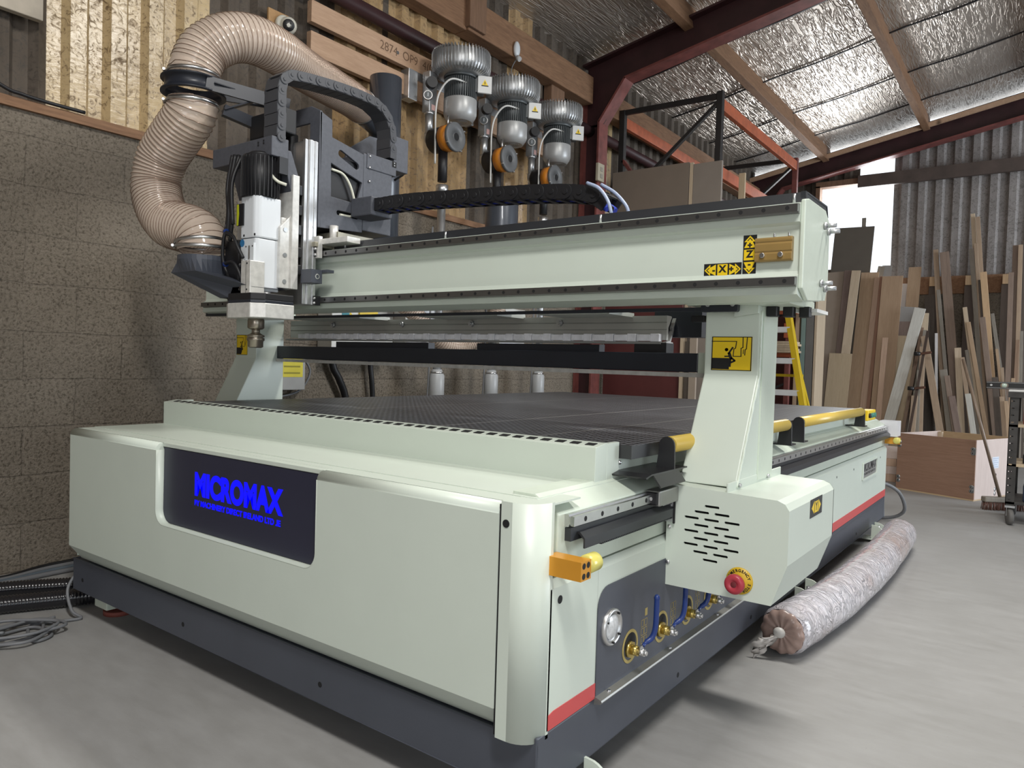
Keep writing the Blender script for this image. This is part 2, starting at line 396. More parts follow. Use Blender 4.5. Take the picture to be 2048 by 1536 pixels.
# eave timber on the side wall, in two lengths with a spliced packer
structure(MB().box(XW-.02, XW+.11, -6, 3.02, 3.60, 3.84).build('trim_7', TIMBER, bevel=.008))
structure(MB().box(XW-.02, XW+.13, 3.02, 4.92, 3.60, 3.86).build('trim_7', TIMBER, bevel=.008))
structure(MB().box(XW+.10, XW+.16, 3.0, 3.20, 3.62, 3.90).build('trim_7', TIMBER_V, bevel=.006))
structure(MB().box(XW-.02, XW+.07, 4.28, 4.50, 3.2, 3.72).build('trim_7', TIMBER_V, bevel=.006))
structure(MB().box(XW-.02, XW+.12, 5.3, YB, 3.60, 3.84).build('trim_7', TIMBER, bevel=.008))
# steel portal frames: post, haunch and rafter
def portal(y, name, x_end=8):
    b = MB(); w = .085
    zb = lambda x: 4.272+.19*x
    b.mat(1).box(XW+.02, XW+.20, y-.006, y+.006, 0, 3.42)
    b.mat(0).box(XW+.19, XW+.21, y-w, y+w, 0, 3.43).box(XW+.005, XW+.025, y-w, y+w, 0, 3.7)
    b.mat(1).plate([(XW+.02, 3.40), (XW+.20, 3.40), (-2.52, zb(-2.52)), (x_end, zb(x_end)), (x_end, zb(x_end)+.29), (XW+.02, zb(XW)+.29)], [], 'xz', y-.006, y+.006)
    b.mat(0).bar((XW+.20, y, 3.42), (-2.52, y, zb(-2.52)), 2*w, .02, (0, 1, 0) if 0 else (1, 0, 1))
    b.bar((-2.53, y, zb(-2.53)), (x_end, y, zb(x_end)), 2*w, .02)
    b.mat(1).bar((XW, y, zb(XW)+.29), (x_end, y, zb(x_end)+.29), 2*w, .02)
    structure(b.build(name, [REDSTEEL, MAROON_SHADED]))  # webs are the flanges' red steel, darkened in colour for shade
portal(5.0, 'trim_8'); portal(10.02, 'trim_9')
# timber cap against the gable rafter
structure(MB().obox((2.3, YB-.28, 4.52+.19*2.3), (5.3, 0, 1.0), (0, .02, 0), (0, 0, .03)).build('trim_10', PALE))
# tie tube along the side wall and horizontal gable rail
structure(MB().cyl((XW+.075, -4, 3.36), (XW+.075, 4.98, 3.36), .05).build('trim_11', MAROON_SHADED))
structure(MB().cyl((XW+.075, 5.1, 3.36), (XW+.075, 10.0, 3.36), .05).build('trim_11', MAROON_SHADED))
structure(MB().obox((3.7, YB-.06, 3.80), (5.2, 0, 0), (0, .03, 0), (0, 0, .085)).build('trim_12', plain('dusty_dark_rail', (.085, .062, .052), .7, var=.2)))
# end wall behind the viewer and the open doorways on the right
structure(MB().box(-3.3, 8.2, -6.4, -6.2, 0, 6.2).build('wall_front', BLOCK))
b = MB(); 
for y0, y1, z0 in ((-6.2, -4.6, 0), (-4.6, -.4, 3.4), (-.4, 4.6, 0), (4.6, 9.2, 3.4), (9.2, YB, 0)): b.box(7.5, 7.7, y0, y1, z0, 6.2)
structure(b.build('wall_right', BLOCK))
# ================================================================ the CNC router
CNC = thing('cnc_router', 'cream and slate gantry cnc router with a black perforated table, filling the workshop floor', 'cnc machine')
XL = -2.23; XR = 0.0; YE = 4.06
# --- base band and chassis
b = MB(); b.box(XL, XR, -.03, -.022, .10, .226).box(XL, XL+.008, -.03, YE, .10, .226).box(XR-.008, XR, -.03, YE, .10, .238).box(XL, XR, YE-.008, YE, .10, .238).box(XL, XR, -.03, YE, .215, .222)
bb = b.build('base_band', SLATE, CNC, bevel=.004)
for x in (-2.15, -1.42, -.72): MB().cyl((x, -.0305, .15), (x, -.029, .15), .008, n=12).build('bolt_hole', HOLE, bb)
for y in (.72, 1.38, 2.3, 3.2): MB().cyl((.0005, y, .132), (-.001, y, .132), .008, n=12).build('bolt_hole', HOLE, bb)
b = MB(); b.box(XL+.03, XR-.06, .03, YE-.03, .222, .745)
b.build('chassis', PAINT, CNC)
# --- front panel with the recessed lit logo screen
RX0, RX1, RZ0, RR, ZT, TR = -1.555, -.715, .470, .05, .719, .024
X0P, X1P = XL+.03, -.098
arcL = [(RX0+RR-RR*math.cos(t), RZ0+RR-RR*math.sin(t)) for t in [PI/2*i/7 for i in range(8)]]
arcR = [(RX1-RR+RR*math.sin(t), RZ0+RR-RR*math.cos(t)) for t in [PI/2*i/7 for i in range(8)]]
notch = arcL+arcR
face = [(X0P, .286), (X1P, .286), (X1P, ZT), (RX1, ZT)]+notch[::-1]+[(RX0, ZT), (X0P, ZT)]
b = MB(); b.plate(face, [], 'xz', -.060, -.030)
b.add([(X0P, -.060, .286), (X1P, -.060, .286), (X1P, -.012, .226), (X0P, -.012, .226)], [(0, 1, 2, 3)])
b.add([(X0P, -.060, .286), (X0P, -.012, .226), (X0P, -.012, .30)], [(0, 1, 2)])
def roll(xa, xb_):
    n = 8; V = []
    for x in (xa, xb_):
        for i in range(n+1):
            t = PI/2*i/n; V.append((x, -.060+TR-TR*math.cos(t), ZT+TR*math.sin(t)))
    b.add(V, [(i, i+1, n+2+i, n+1+i) for i in range(n)], True)
    for o_ in (0, n+1): b.add([V[o_+i] for i in range(n+1)]+[(V[o_][0], -.030, ZT)], [list(range(n+2))])
roll(X0P, RX0); roll(RX1, X1P)
b.box(X0P, X0P+.004, -.030, .13, .24, .743)
fp = b.build('front_panel', PAINT, CNC)
# inner liner of the recess: bright folded edge
b = MB()
prof = [(RX0, ZT)]+notch+[(RX1, ZT)]; inn = [(x*1.0, z) for x, z in prof]
V = [(x, -.060, z) for x, z in prof]+[(x, -.005, z) for x, z in prof]; m = len(prof)
b.add(V, [(i, i+1, m+i+1, m+i) for i in range(m-1)], True)
b.add([(RX0, -.005, ZT), (RX1, -.005, ZT), (RX1, -.005, .743), (RX0, -.005, .743)], [(0, 1, 2, 3)])
b.add([(RX0-.0, -.06+TR, .743), (RX1+.0, -.06+TR, .743), (RX1, .0, .743), (RX0, .0, .743)], [(0, 1, 2, 3)]) if 0 else None
lo = b.build('recess_liner', PAINT, fp); q = lo.modifiers.new('thickness', 'SOLIDIFY'); q.thickness = .003
scr = MB()
P = [(RX0+.004+.046-.046*math.cos(t), RZ0+.004+.046-.046*math.sin(t)) for t in [PI/2*i/6 for i in range(7)]]
Q = [(RX1-.004-.046+.046*math.sin(t), RZ0+.004+.046-.046*math.cos(t)) for t in [PI/2*i/6 for i in range(7)]]
poly = [(RX0+.006, .728)]+P+Q+[(RX1-.006, .728)]
scr.prism(poly, 'xz', -.034, .0)
scr = scr.build('logo_screen', plain('dark_screen', (.021, .022, .045), .4, var=.05), CNC, bevel=.012, seg=3)
M = frame((-1.13, -.0345, .594), (1, 0, 0), (0, 0, 1))
text('logo_lettering', 'MICROMAX', LOGOBLUE, scr, 0.098, M, .0004, bold=.0052, space=1.02, ay='BOTTOM_BASELINE', sx=.86)
M = frame((-1.13, -.0345, .558), (1, 0, 0), (0, 0, 1))
text('logo_subtitle', 'BY MACHINERY DIRECT IRELAND LTD .IE', LOGOBLUE, scr, .0245, M, .0004, bold=.0009, space=1.0, ay='BOTTOM_BASELINE')
MB().box(RX0+.001, RX1-.001, -.036, -.0062, .7295, .7432).build('recess_ledge', PAINT, fp, bevel=.002)
# --- curved corner cover at the right end and its seam
P = []
for i in range(9):
    t = -PI/2+PI/2*i/8; P.append((-.062+.062*math.cos(t), .002+.062*math.sin(t)))
P = [(-.092, -.060)]+P+[(0, .012), (-.092, .012)]
b = MB(); b.prism(P, 'xy', .224, .748)
cc = b.build('corner_cover', PAINT, CNC)
for p in cc.data.polygons:
    if abs(p.normal.z) < .5 and p.normal.length > 0 and p.normal.x > .02 and p.normal.y < -.02: p.use_smooth = True
MB().cyl((-.078, -.0612, .700), (-.078, -.058, .700), .009, n=16).build('bolt_hole', HOLE, cc)
MB().box(-.0985, -.0935, -.0575, -.03, .228, .74).build('seam', HOLE, cc)
# top deck behind the front panel
b = MB(); b.plate([(X0P, -.032), (RX0, -.032), (RX0, -.006), (RX1, -.006), (RX1, -.032), (-.099, -.032), (-.099, .004), (-.006, .004), (-.006, .13), (X0P, .13)], [], 'xy', .739, .7432)
b.build('deck_plate', PAINT, CNC)
# --- table tank (the raised cream box) with its row of square slots
b = MB(); b.prism([(.305, .737), (.305, .838), (.358, .8465), (.366, .8465), (.366, .737)], 'yz', -2.19, -.07)
tk = b.build('table_skirt', PAINT, CNC, bevel=.0025)
for xx in (-.085, -2.19): MB().box(xx, xx+.015, .3662, .432, .737, .8445).build('skirt_cheek', PAINT, tk, bevel=.001)
MB().box(-.100, -.0755, .433, .56, .735, .800).build('skirt_bracket', PAINT, tk, bevel=.001)
MB().box(-2.19, -.07, .13, .304, .7405, .7445).build('skirt_foot', PAINT, tk)
nsl = 44
sl0 = MB().obox((0, 0, 0), (.0135, 0, 0), (0, .0105, .0017), (0, -.0001, .0012)).build('slot', HOLE, tk)
for i in range(nsl):
    q = sl0 if i == 0 else sl0.copy()
    if i: COL.objects.link(q)
    q.location = (-2.13+2.03*i/(nsl-1), .333, .8428)
for y, z in ((.440, .788), (.445, .757)): MB().sphere((-.072, y, z), .006, 10).build('screw', STEEL, tk)
b = MB(); b.box(-2.16, -.075, .36, 3.45, .72, .80); b.build('table_frame', PAINT, CNC)
# --- perforated vacuum table
def m_table():
    m, nt, bs = newmat('perforated_phenolic_top'); t = nt.nodes.new('ShaderNodeTexCoord'); sp = nt.nodes.new('ShaderNodeSeparateXYZ'); nt.links.new(t.outputs['Object'], sp.inputs[0])
    def tri(o, pitch, off=0.0): return mth(nt, 'ABSOLUTE', mth(nt, 'SUBTRACT', mth(nt, 'FRACT', mth(nt, 'ADD', mth(nt, 'DIVIDE', o, pitch), off)), .5))
    gx = tri(sp.outputs[0], .0275); gy = tri(sp.outputs[1], .0275)
    gr = mth(nt, 'MAXIMUM', mth(nt, 'GREATER_THAN', gx, .30), mth(nt, 'GREATER_THAN', gy, .30))
    # clamp nut clusters every 30 cm
    bx = mth(nt, 'MULTIPLY', tri(sp.outputs[0], .30), .30); by = mth(nt, 'MULTIPLY', tri(sp.outputs[1], .40), .40)
    r = mth(nt, 'SQRT', mth(nt, 'ADD', mth(nt, 'MULTIPLY', bx, bx), mth(nt, 'MULTIPLY', by, by)))
    cl = mth(nt, 'MULTIPLY', mth(nt, 'LESS_THAN', r, .030), gr)
    f = noise(nt, coords(nt), 3, 3)
    top = ramp(nt, f, [(.3, (.12, .126, .142)), (.7, (.175, .183, .20))])
    c = mix(nt, gr, top, (.022, .0225, .026)); c = mix(nt, cl, c, (.004, .004, .004))
    sx = mth(nt, 'LESS_THAN', mth(nt, 'ABSOLUTE', mth(nt, 'ADD', sp.outputs[0], .74)), .004)
    s2 = mth(nt, 'LESS_THAN', mth(nt, 'ABSOLUTE', mth(nt, 'ADD', sp.outputs[0], 1.48)), .003)
    s3 = mth(nt, 'LESS_THAN', mth(nt, 'ABSOLUTE', mth(nt, 'ADD', sp.outputs[0], .35)), .003)
    c = mix(nt, mth(nt, 'MAXIMUM', mth(nt, 'MAXIMUM', sx, s3), s2), c, (.25, .25, .24))
    nt.links.new(c, bs.inputs['Base Color']); bs.inputs['Roughness'].default_value = .44; bs.inputs['Specular IOR Level'].default_value = .6
    bump(nt, bs, mth(nt, 'SUBTRACT', 1, gr), .5, .003); return m
b = MB(); b.mat(1).plate([(-2.17, .37), (-.0855, .37), (-.0855, .436), (-.035, .436), (-.035, 3.45), (-2.17, 3.45)], [], 'xy', .800, .836).mat(0).plate([(-2.17, .37), (-.0855, .37), (-.0855, .436), (-.035, .436), (-.035, 3.45), (-2.17, 3.45)], [], 'xy', .836, .8365)
tb = b.build('vacuum_table', [m_table(), plain('phenolic_edge', (.035, .036, .038), .45)], CNC)
# --- side beam with guide rail and rack
b = MB(); b.plate([(-.14, .56), (-.012, .575), (-.012, .715), (-.04, .732), (-.075, .752), (-.14, .752)], [], 'xz', .045, YE-.02)
b.build('side_beam', PAINT_ROUGH, CNC, bevel=.004)
b = MB(); b.box(XL+.012, XL+.14, .03, YE-.02, .56, .741); b.build('side_beam', PAINT_ROUGH, CNC, bevel=.004)
def guide_rail(name, parent, y0, y1, x, z, hh=.0135):
    b = MB(); d = .026
    prof = [(x, z-hh), (x+.010, z-hh), (x+.013, z-hh*.55), (x+.013, z-hh*.35), (x+.018, z-hh*.2), (x+.018, z+hh*.2), (x+.013, z+hh*.35)]
    prof = [(x, z-hh), (x+.011, z-hh), (x+.014, z-hh*.5), (x+.019, z-hh*.8), (x+d, z-hh*.8), (x+d, z+hh*.8), (x+.019, z+hh*.8), (x+.014, z+hh*.5), (x+.011, z+hh), (x, z+hh)]
    b.mat(0).prism(prof, 'xz', y0, y1)
    b.mat(1); y = y0+.05
    while y < y1: b.cyl((x+d-.001, y, z), (x+d+.0004, y, z), .0062, n=12); y += .078
    return b.build(name, [STEEL, HOLE], parent)
guide_rail('guide_rail', CNC, .072, 4.0, -.012, .697, .014)
b = MB(); b.box(-.012, .004, .075, 4.0, .650, .680)
b.plate([(-.012, .668), (.010, .668), (.024, .655), (.024, .632), (.020, .632), (.020, .652), (.008, .663), (-.012, .663)], [], 'xz', .105, 4.02)
for i in range(96): b.box(.004, .020, .19+i*.0085, .19+i*.0085+.0045, .626, .634)
b.build('gear_rack', plain('dark_rack_steel', (.055, .058, .066), .35, .6), CNC)
# --- side panels below: cream ends, slate valve panel, red stripe
b = MB()
prof = [(-.02, .24), (0, .24), (0, .555), (-.012, .572), (-.02, .572)]
b.prism(prof, 'xz', .006, .216); 
b.plate([(-.02, .46), (0, .46), (0, .555), (-.012, .572), (-.02, .572)], [], 'xz', .2155, 2.15)
b.prism(prof, 'xz', 2.149, YE)
sp_ = b.build('side_panel', PAINT, CNC)
MB().cyl((.0008, .045, .525), (-.001, .045, .525), .0095, n=16).build('bolt_hole', HOLE, sp_)
for y in (2.36, 2.66, 3.06, 3.44, 3.84): MB().cyl((.0008, y, .515), (-.001, y, .515), .006, n=10).build('panel_screw', HOLE, sp_)
b = MB(); b.prism([(.010, .2405), (.216, .2405), (.216, .278), (.030, .2785), (.010, .274)], 'yz', .0002, .0016)
b.build('red_stripe', RED, CNC)
MB().box(.0002, .0016, 2.15, YE-.002, .2405, .285).build('red_stripe', RED, CNC)
P = rrect(.216, 2.15, .2405, .508, .05, 6, (1, 1, 0, 0))
vp = MB().prism(P, 'yz', .0006, .0030).build('valve_panel', SLATE, CNC)
b = MB(); b.plate([(.0, .226), (.018, .230), (.022, .236), (.020, .240), (.0, .246)], [], 'xz', .214, 2.15)
ls = b.build('edge_strip', ALU_DULL, CNC)
for y in (.27, .63, 1.0): MB().cyl((.010, y, .2405), (.010, y, .246), .005, n=10).build('strip_screw', STEEL, ls)
# status lamp
b = MB(); b.mat(0).lathe([(.0, .002), (.032, .002), (.038, .007), (.041, .012), (.046, .008), (.046, 0)], (.003, .280, .400), (1, 0, 0), 32)
b.mat(1).lathe([(0, .0125), (.016, .012), (.031, .006)], (.003, .280, .400), (1, 0, 0), 24)
b.mat(2)
for t in (.9, 2.6, 4.7, 5.6): b.cyl((.010, .280+.038*math.cos(t), .400+.038*math.sin(t)), (.016, .280+.038*math.cos(t), .400+.038*math.sin(t)), .003, n=8)
b.build('status_lamp', [ALU, GLASS, HOLE], CNC)
# ball valves with blue levers
PLATEYEL = plain('valve_print', (.36, .28, .09), .5)
for i, y in enumerate((.391, .580, .763, .940, 1.12, 1.30, 1.48)):
    z = .318
    v = MB(); v.mat(0).lathe([(.044, .0034), (.044, .0042), (.036, .0042), (.036, .0034)], (0, y, z), (1, 0, 0), 28, False)
    v.mat(1).cyl((.0031, y, z+.006), (.0037, y, z+.006), .030, n=24)
    v.mat(2).cyl((.003, y-.006, z-.006), (.012, y-.006, z-.006), .022, n=8).cyl((.010, y-.004, z-.006), (.030, y-.004, z-.006), .013, n=16)
    v.mat(3).cyl((.026, y, z-.008), (.046, y, z-.008), .010, n=6).cyl((.046, y, z-.008), (.052, y, z-.008), .006, n=12)
    v.mat(0)
    for a in range(3):
        for c in range(2): 
            yy = y+.062+c*.019; zz = z-.015+a*.023
            v.box(.0031, .0036, yy, yy+.0012, zz, zz+.019).box(.0031, .0036, yy+.0155, yy+.0167, zz, zz+.019).box(.0031, .0036, yy, yy+.0167, zz, zz+.0012).box(.0031, .0036, yy, yy+.0167, zz+.018, zz+.0192)
    if i == 0: v.box(.0031, .0037, y+.083, y+.097, z+.058, z+.078)
    vo = v.build('ball_valve', [PLATEYEL, HOLE, BRASS, STEEL], CNC)
    l = MB(); l.mat(1).obox((.034, y+.004, z-.004), (.002, 0, 0), (0, .010, 0), (0, 0, .012))
    path = catmull([(.034, y+.012, z+.004), (.036, y+.024, z+.010), (.046, y+.040, z+.022), (.052, y+.046, z+.05), (.053, y+.047, z+.11), (.053, y+.047, z+.135)], 5)
    l.mat(0).tube(path, [.005]*6+[.0075]*(len(path)-9)+[.0085, .007, .004], 10)
    l.build('valve_lever', [BLUEH, STEEL], vo)
# far side badge
b = MB(); b.mat(0).prism(rrect(3.30, 3.70, .435, .522, .008, 3), 'yz', .0004, .003); lb = b.build('side_badge', ALU_DULL, CNC)
MB().plate(rrect(3.285, 3.715, .425, .530, .008, 3), [rrect(3.30, 3.70, .435, .522, .006, 3)], 'yz', .0004, .008).build('badge_rim', PAINT, lb)
M = frame((.0031, 3.49, .474), (0, 1, 0), (0, 0, 1))
text('badge_lettering', 'MICROMAX', INK, lb, .075, M, .0003, bold=.0014, ay='BOTTOM_BASELINE', sx=.98)
M = frame((.0031, 3.49, .452), (0, 1, 0), (0, 0, 1))
text('badge_subtitle', 'BY MACHINERY DIRECT IRELAND LTD .IE', INK, lb, .0195, M, .0003, ay='BOTTOM_BASELINE')
# --- orange stop block with rubber bumper, both ends
def stop_block(y, s):
    b = MB(); b.mat(0).box(-.01, .080, y-.021, y+.021, .590, .632); b.mat(1)
    for dy in (-.009, .009):
        for dz in (.600, .622): b.cyl((.0801, y+dy, dz), (.0806, y+dy, dz), .0068, n=16)
    o = b.build('stop_block', [ORANGE, HOLE], CNC, bevel=.0015)
    MB().lathe([(0, 0), (.019, 0), (.021, .004), (.021, .040), (.018, .044), (0, .044)], (.066, y+.021*s, .617), (0, s, 0), 24).build('bumper', plain('yellow_bumper', (.62, .56, .14), .2), o)
stop_block(.018, 1); stop_block(4.05, -1)
# --- loading rollers along the right edge
def roller(y0, y1):
    b = MB(); b.mat(0).cyl((.004, y0+.012, .832), (.004, y1-.012, .832), .0235, n=28); b.mat(1).cyl((.004, y0, .832), (.004, y1, .832), .011, n=14)
    b.build('feed_roller', [ROLLY, BLACKM], CNC)
    for y in (y0, y1-.006):
        k = MB(); P = [(.004+.024*math.cos(t), .832+.024*math.sin(t)) for t in [PI*i/10 for i in range(11)]]+[(-.020, .815), (-.028, .752), (.030, .752), (.028, .832)]
        k.prism(P, 'xz', y-.003, y+.003); k.box(-.10, .030, y-.003, y+.06, .748, .754)
        k.build('roller_bracket', BLACKM, CNC, bevel=.0015)
roller(.575, 1.72); roller(1.90, 3.16)
# black cover plate under the first roller
b = MB(); b.prism([(.395, .762), (.43, .768), (.66, .768), (.66, .764), (.43, .764), (.398, .757)], 'yz', -.085, .030); b.prism([(-.085, .764), (.030, .764), (.052, .735), (.049, .732), (.028, .760), (-.085, .760)], 'xz', .44, .60); b.build('cover_plate', BLACKM, CNC)
# yellow push-button box on the far end
b = MB(); b.box(-.035, .020, 3.28, 3.50, .775, .835); pb = b.build('button_box', YEL, CNC, bevel=.004)
for k in range(4): MB().cyl((.020, 3.31+k*.05, .805), (.030, 3.31+k*.05, .805), .014, n=14).build('push_button', plain('teal_button', (.05, .22, .18), .4) if k else BLACK, pb)
b = MB()
for k in range(5): b.obox((.01, 4.02+.03*k, .690), (.055, 0, 0), (0, .003, 0), (0, 0, .050))
b.build('chip_wiper', plain('clear_wiper', (.66, .67, .70), .25), CNC)
# --- levelling feet: white gusset plates with a pad under
def foot(y, dys):
    o = None
    for dy in dys:
        P = [(.0, .018), (.074, .018)]+[(.012+.062*math.cos(t), .045+.066*math.sin(t)) for t in [PI/2*i/8 for i in range(9)]]+[(0, .112)]
        q = MB().prism(P, 'xz', y+dy-.004, y+dy+.004)
        if o is None: o = q.box(-.05, .07, y+min(dys)-.01, y+max(dys)+.01, .018, .024).build('levelling_foot', PAINT, CNC)
        else: q.build('foot_gusset', PAINT, o)
    c = y+sum(dys)/len(dys)
    p = MB(); p.mat(0).cyl((.035, c, .02), (.035, c, .100), .009, n=12).mat(1).cyl((.035, c, 0), (.035, c, .018), .036, n=24)
    p.build('foot_pad', [ZINC, plain('red_pad', (.35, .09, .06), .6)], o)
foot(.15, (.03, -.06)); foot(2.05, (-.085, .085)); foot(3.70, (-.05, .05))
b = MB(); b.box(-2.16, -2.06, .02, .16, .035, .10).build('frame_foot', PAINT_ROUGH, CNC, bevel=.004)
f2 = MB(); f2.cyl((-2.11, .09, 0), (-2.11, .09, .018), .055, n=24).cyl((-2.11, .09, .0), (-2.11, .09, .04), .01, n=12).build('foot_pad', plain('red_pad_dark', (.22, .06, .045), .7), CNC)
for x, y in ((-2.11, 1.5), (-2.11, 3.8), (-1.1, .2)):
    MB().cyl((x, y, 0), (x, y, .11), .045, n=16).build('foot_pad', BLACKM, CNC)
# power cable at the far end
MB().tube(catmull([(-.08, 4.06, .30), (-.02, 4.2, .30), (.05, 4.35, .22), (.06, 4.45, .08), (-.1, 4.5, .012), (-.5, 4.6, .012)], 6), .012).build('power_cable', GREYCABLE, CNC)
# ================================================================ gantry of the router
def column(x0, x1, out):
    b = MB(); b.prism([(.660, .722), (.975, .722), (.975, 1.240), (.815, 1.240), (.815, 1.034)], 'yz', x0, x1)
    o = b.build('gantry_column', PAINT, CNC, bevel=.004)
    xs = x1 if out > 0 else x0
    w = MB(); pts = []
    for i in range(60):
        t = i/59; z = .722+.50*t; y = .660+.155*min(1, (z-.722)/.312)
        pts.append((xs+.0015*out+random.uniform(-.0008, .0008), y+.006+random.uniform(-.001, .001), z))
    w.tube(pts, .0042, 6); w.build('weld_bead', PAINT_ROUGH, o)
    MB().box(min(xs, xs+.004*out), max(xs, xs+.004*out), .84, .972, .725, 1.237).build('column_web', PAINT_ROUGH, o)
    return o
colR = column(.008, .172, 1); colL = column(-2.455, -2.283, -1)
# hazard sign on each column: pictogram in black on yellow
def hazard(parent, x0, x1, z0, z1, mirror=False):
    n = Vector((0, -.518, .167)).normalized(); up = Vector((0, .167, .518)).normalized()
    def pt(u, v):   # u,v 0..1 on the sloping face
        z = z0+(z1-z0)*v; y = .815
        return (x0+(x1-x0)*u, y-.0012, z)
    def quadstrip(b, pts, w):
        for (a, c) in zip(pts, pts[1:]):
            a, c = Vector(a), Vector(c); d = (c-a).normalized(); p = Vector((-d.y, d.x))*w/2; e = d*min(w, .03)*.4
            Q = [a-e+p, a-e-p, c+e-p, c+e+p]
            V = [pt(*q) for q in Q]; b.add(V+[(v[0], v[1]-.0004, v[2]) for v in V], [(4, 5, 6, 7), (0, 1, 5, 4), (1, 2, 6, 5), (2, 3, 7, 6), (3, 0, 4, 7)])
    b = MB(); V = [pt(0, 0), pt(1, 0), pt(1, 1), pt(0, 1)]; V2 = [(v[0], v[1]+.0010, v[2]) for v in V]
    b.add(V+V2, [(0, 1, 2, 3), (4, 7, 6, 5), (0, 4, 5, 1), (1, 5, 6, 2), (2, 6, 7, 3), (3, 7, 4, 0)])
    s = b.build('hazard_sign', YEL, parent)
    k = MB()
    quadstrip(k, [(.012, .012), (.988, .012), (.988, .988), (.012, .988), (.012, .012)], .022)
    quadstrip(k, [(.0, .86), (.62, .86), (.60, .66), (.56, .64), (.545, .42), (.74, .42), (.735, .66), (.78, .68), (.775, .98)], .022)
    quadstrip(k, [(.83, .46), (.835, .62), (.865, .64), (.88, .98)], .022)
    quadstrip(k, [(.79, .50), (.795, .62)], .016)
    quadstrip(k, [(.02, .20), (.44, .20)], .33)
    for t in range(12):
        pass
    k.add([pt(.375+.045*math.cos(q), .615+.05*math.sin(q)) for q in [2*PI*i/14 for i in range(14)]]+[], [list(range(14))])
    quadstrip(k, [(.43, .50), (.53, .68)], .045); quadstrip(k, [(.34, .415), (.44, .42)], .04)
    quadstrip(k, [(.44, .52), (.50, .34)], .075); quadstrip(k, [(.50, .38), (.59, .29), (.50, .24)], .05); quadstrip(k, [(.48, .34), (.47, .12)], .05)
    k.build('pictogram', INK, s)
hazard(colR, .030, .152, 1.046, 1.147)
hazard(colL, -2.446, -2.355, 1.048, 1.148)
# column top plates, shelf and stops
for x0, x1 in ((-.035, .27), (-2.55, -2.25)):
    MB().box(x0, x1, .76, 1.02, 1.238, 1.262).build('column_cap', PAINT_ROUGH, CNC, bevel=.003)
b = MB(); b.plate([(.10, 1.205), (.17, 1.215), (.17, 1.24), (.10, 1.24)], [], 'xz', .800, .814); b.build('gusset', PAINT, CNC)
for k in range(3): MB().box(.178+.038*k, .208+.038*k, .85+.03*k, .88+.03*k, 1.208, 1.240).build('rubber_stop', BLACK, CNC, bevel=.003)
MB().box(-.06, -.015, .86, .89, 1.195, 1.215).build('rubber_stop', BLACK, CNC, bevel=.003)
# carriage boxes at the foot of each column
VENT = [(0, 6), (-1, 5), (1, 5), (-2, 4), (0, 4), (-1, 3), (2, 4), (1, 3), (-2, 2), (0, 2), (2, 2), (-1, 1), (1, 1), (-2, 0), (0, 0), (2, 0), (-1, -1), (1, -1), (0, -2)]
BOXP = [(.0, .435), (.298, .437), (.336, .548), (.336, .690), (.325, .706), (.305, .714), (.0, .722)]
slots = []
for c, r in VENT:
    u, v = .131+c*.0285, .5615+r*.0185-.012*0; sl = rrect(u-.021, u+.021, v-.0034, v+.0034, .0033, 3); slots.append(sl)
b = MB(); b.plate(BOXP, slots, 'xz', .598, .604)
m = len(BOXP)
for i in range(m):
    (ax, az), (bx, bz) = BOXP[i], BOXP[(i+1) % m]
    if i == m-1: continue
    b.add([(ax, .604, az), (bx, .604, bz), (bx, 1.075, bz), (ax, 1.075, az)], [(0, 1, 2, 3)])
b.plate(BOXP, [], 'xz', 1.070, 1.075)
cb_ = b.build('carriage_box', PAINT, CNC)
so = cb_.modifiers.new('thickness', 'SOLIDIFY'); so.thickness = .002
MB().box(.02, .30, .615, .62, .45, .70).build('box_inside', HOLE, cb_)
b = MB(); b.box(.168, .174, .600, 1.075, .712, .742); fl = b.build('box_flange', PAINT, cb_, bevel=.002)
for y in (.68, .93): MB().cyl((.174, y, .728), (.182, y, .728), .006, n=10).build('flange_screw', ZINC, cb_)
for z in (.702, .600, .500): MB().sphere((.009, .597, z), .0065, 10, (1, .6, 1)).build('box_screw', STEEL, cb_)
b = MB(); b.mat(0).box(-.002, .024, .592, .598, .615, .685); b.mat(1)
for z in (.638, .662): b.cyl((.011, .585, z), (.011, .592, z), .0075, n=12)
b.mat(2).box(.022, .026, .590, .599, .612, .690)
b.build('hinge_plate', [ZINC, STEEL, HOLE], cb_)
MB().box(-.008, .034, .475, .60, .676, .718).build('slide_block', ALU_DULL, CNC, bevel=.004); b = MB(); b.box(-.004, .030, .466, .475, .680, .714).build('block_wiper', BLACK, CNC, bevel=.003); MB().cyl((.012, .462, .697), (.012, .466, .697), .006, n=10).build('grease_nipple', STEEL, CNC); MB().box(.0, .012, .545, .598, .640, .715).build('hinge_bracket', ZINC, CNC, bevel=.002)
# emergency stop
o = Vector((.212, .598, .484))
b = MB(); b.mat(0).lathe([(0, .0), (.036, 0), (.036, .003), (0, .0032)], o+Vector((.003, 0, .003)), (0, -1, 0), 36); b.mat(2)
es = b.build('stop_label', [plain('stop_label_yellow', (.62, .40, .02), .45), BLACK, INK], CNC)
LT = 'EMERGENCY STOP'
for i, ch in enumerate(LT):
    if ch == ' ': continue
    t = math.radians(158-i*17.0); c = o+Vector((.003+.0275*math.cos(t), -.0034, .003+.0275*math.sin(t)))
    ux = Vector((math.sin(t), 0, -math.cos(t))); uy = Vector((math.cos(t), 0, math.sin(t)))
    text('label_letter', ch, INK, es, .0105, frame(c, ux, uy), .0002, bold=.0003, ay='CENTER')
b = MB(); b.mat(0).lathe([(.012, 0), (.012, .020), (.024, .022), (.0265, .027), (.0265, .035), (.024, .040), (.013, .0415), (.011, .039), (.0, .039)], o, (0, -1, 0), 32)
b.mat(1).lathe([(0, .0392), (.0075, .0395), (.0080, .0392)], o, (0, -1, 0), 18)
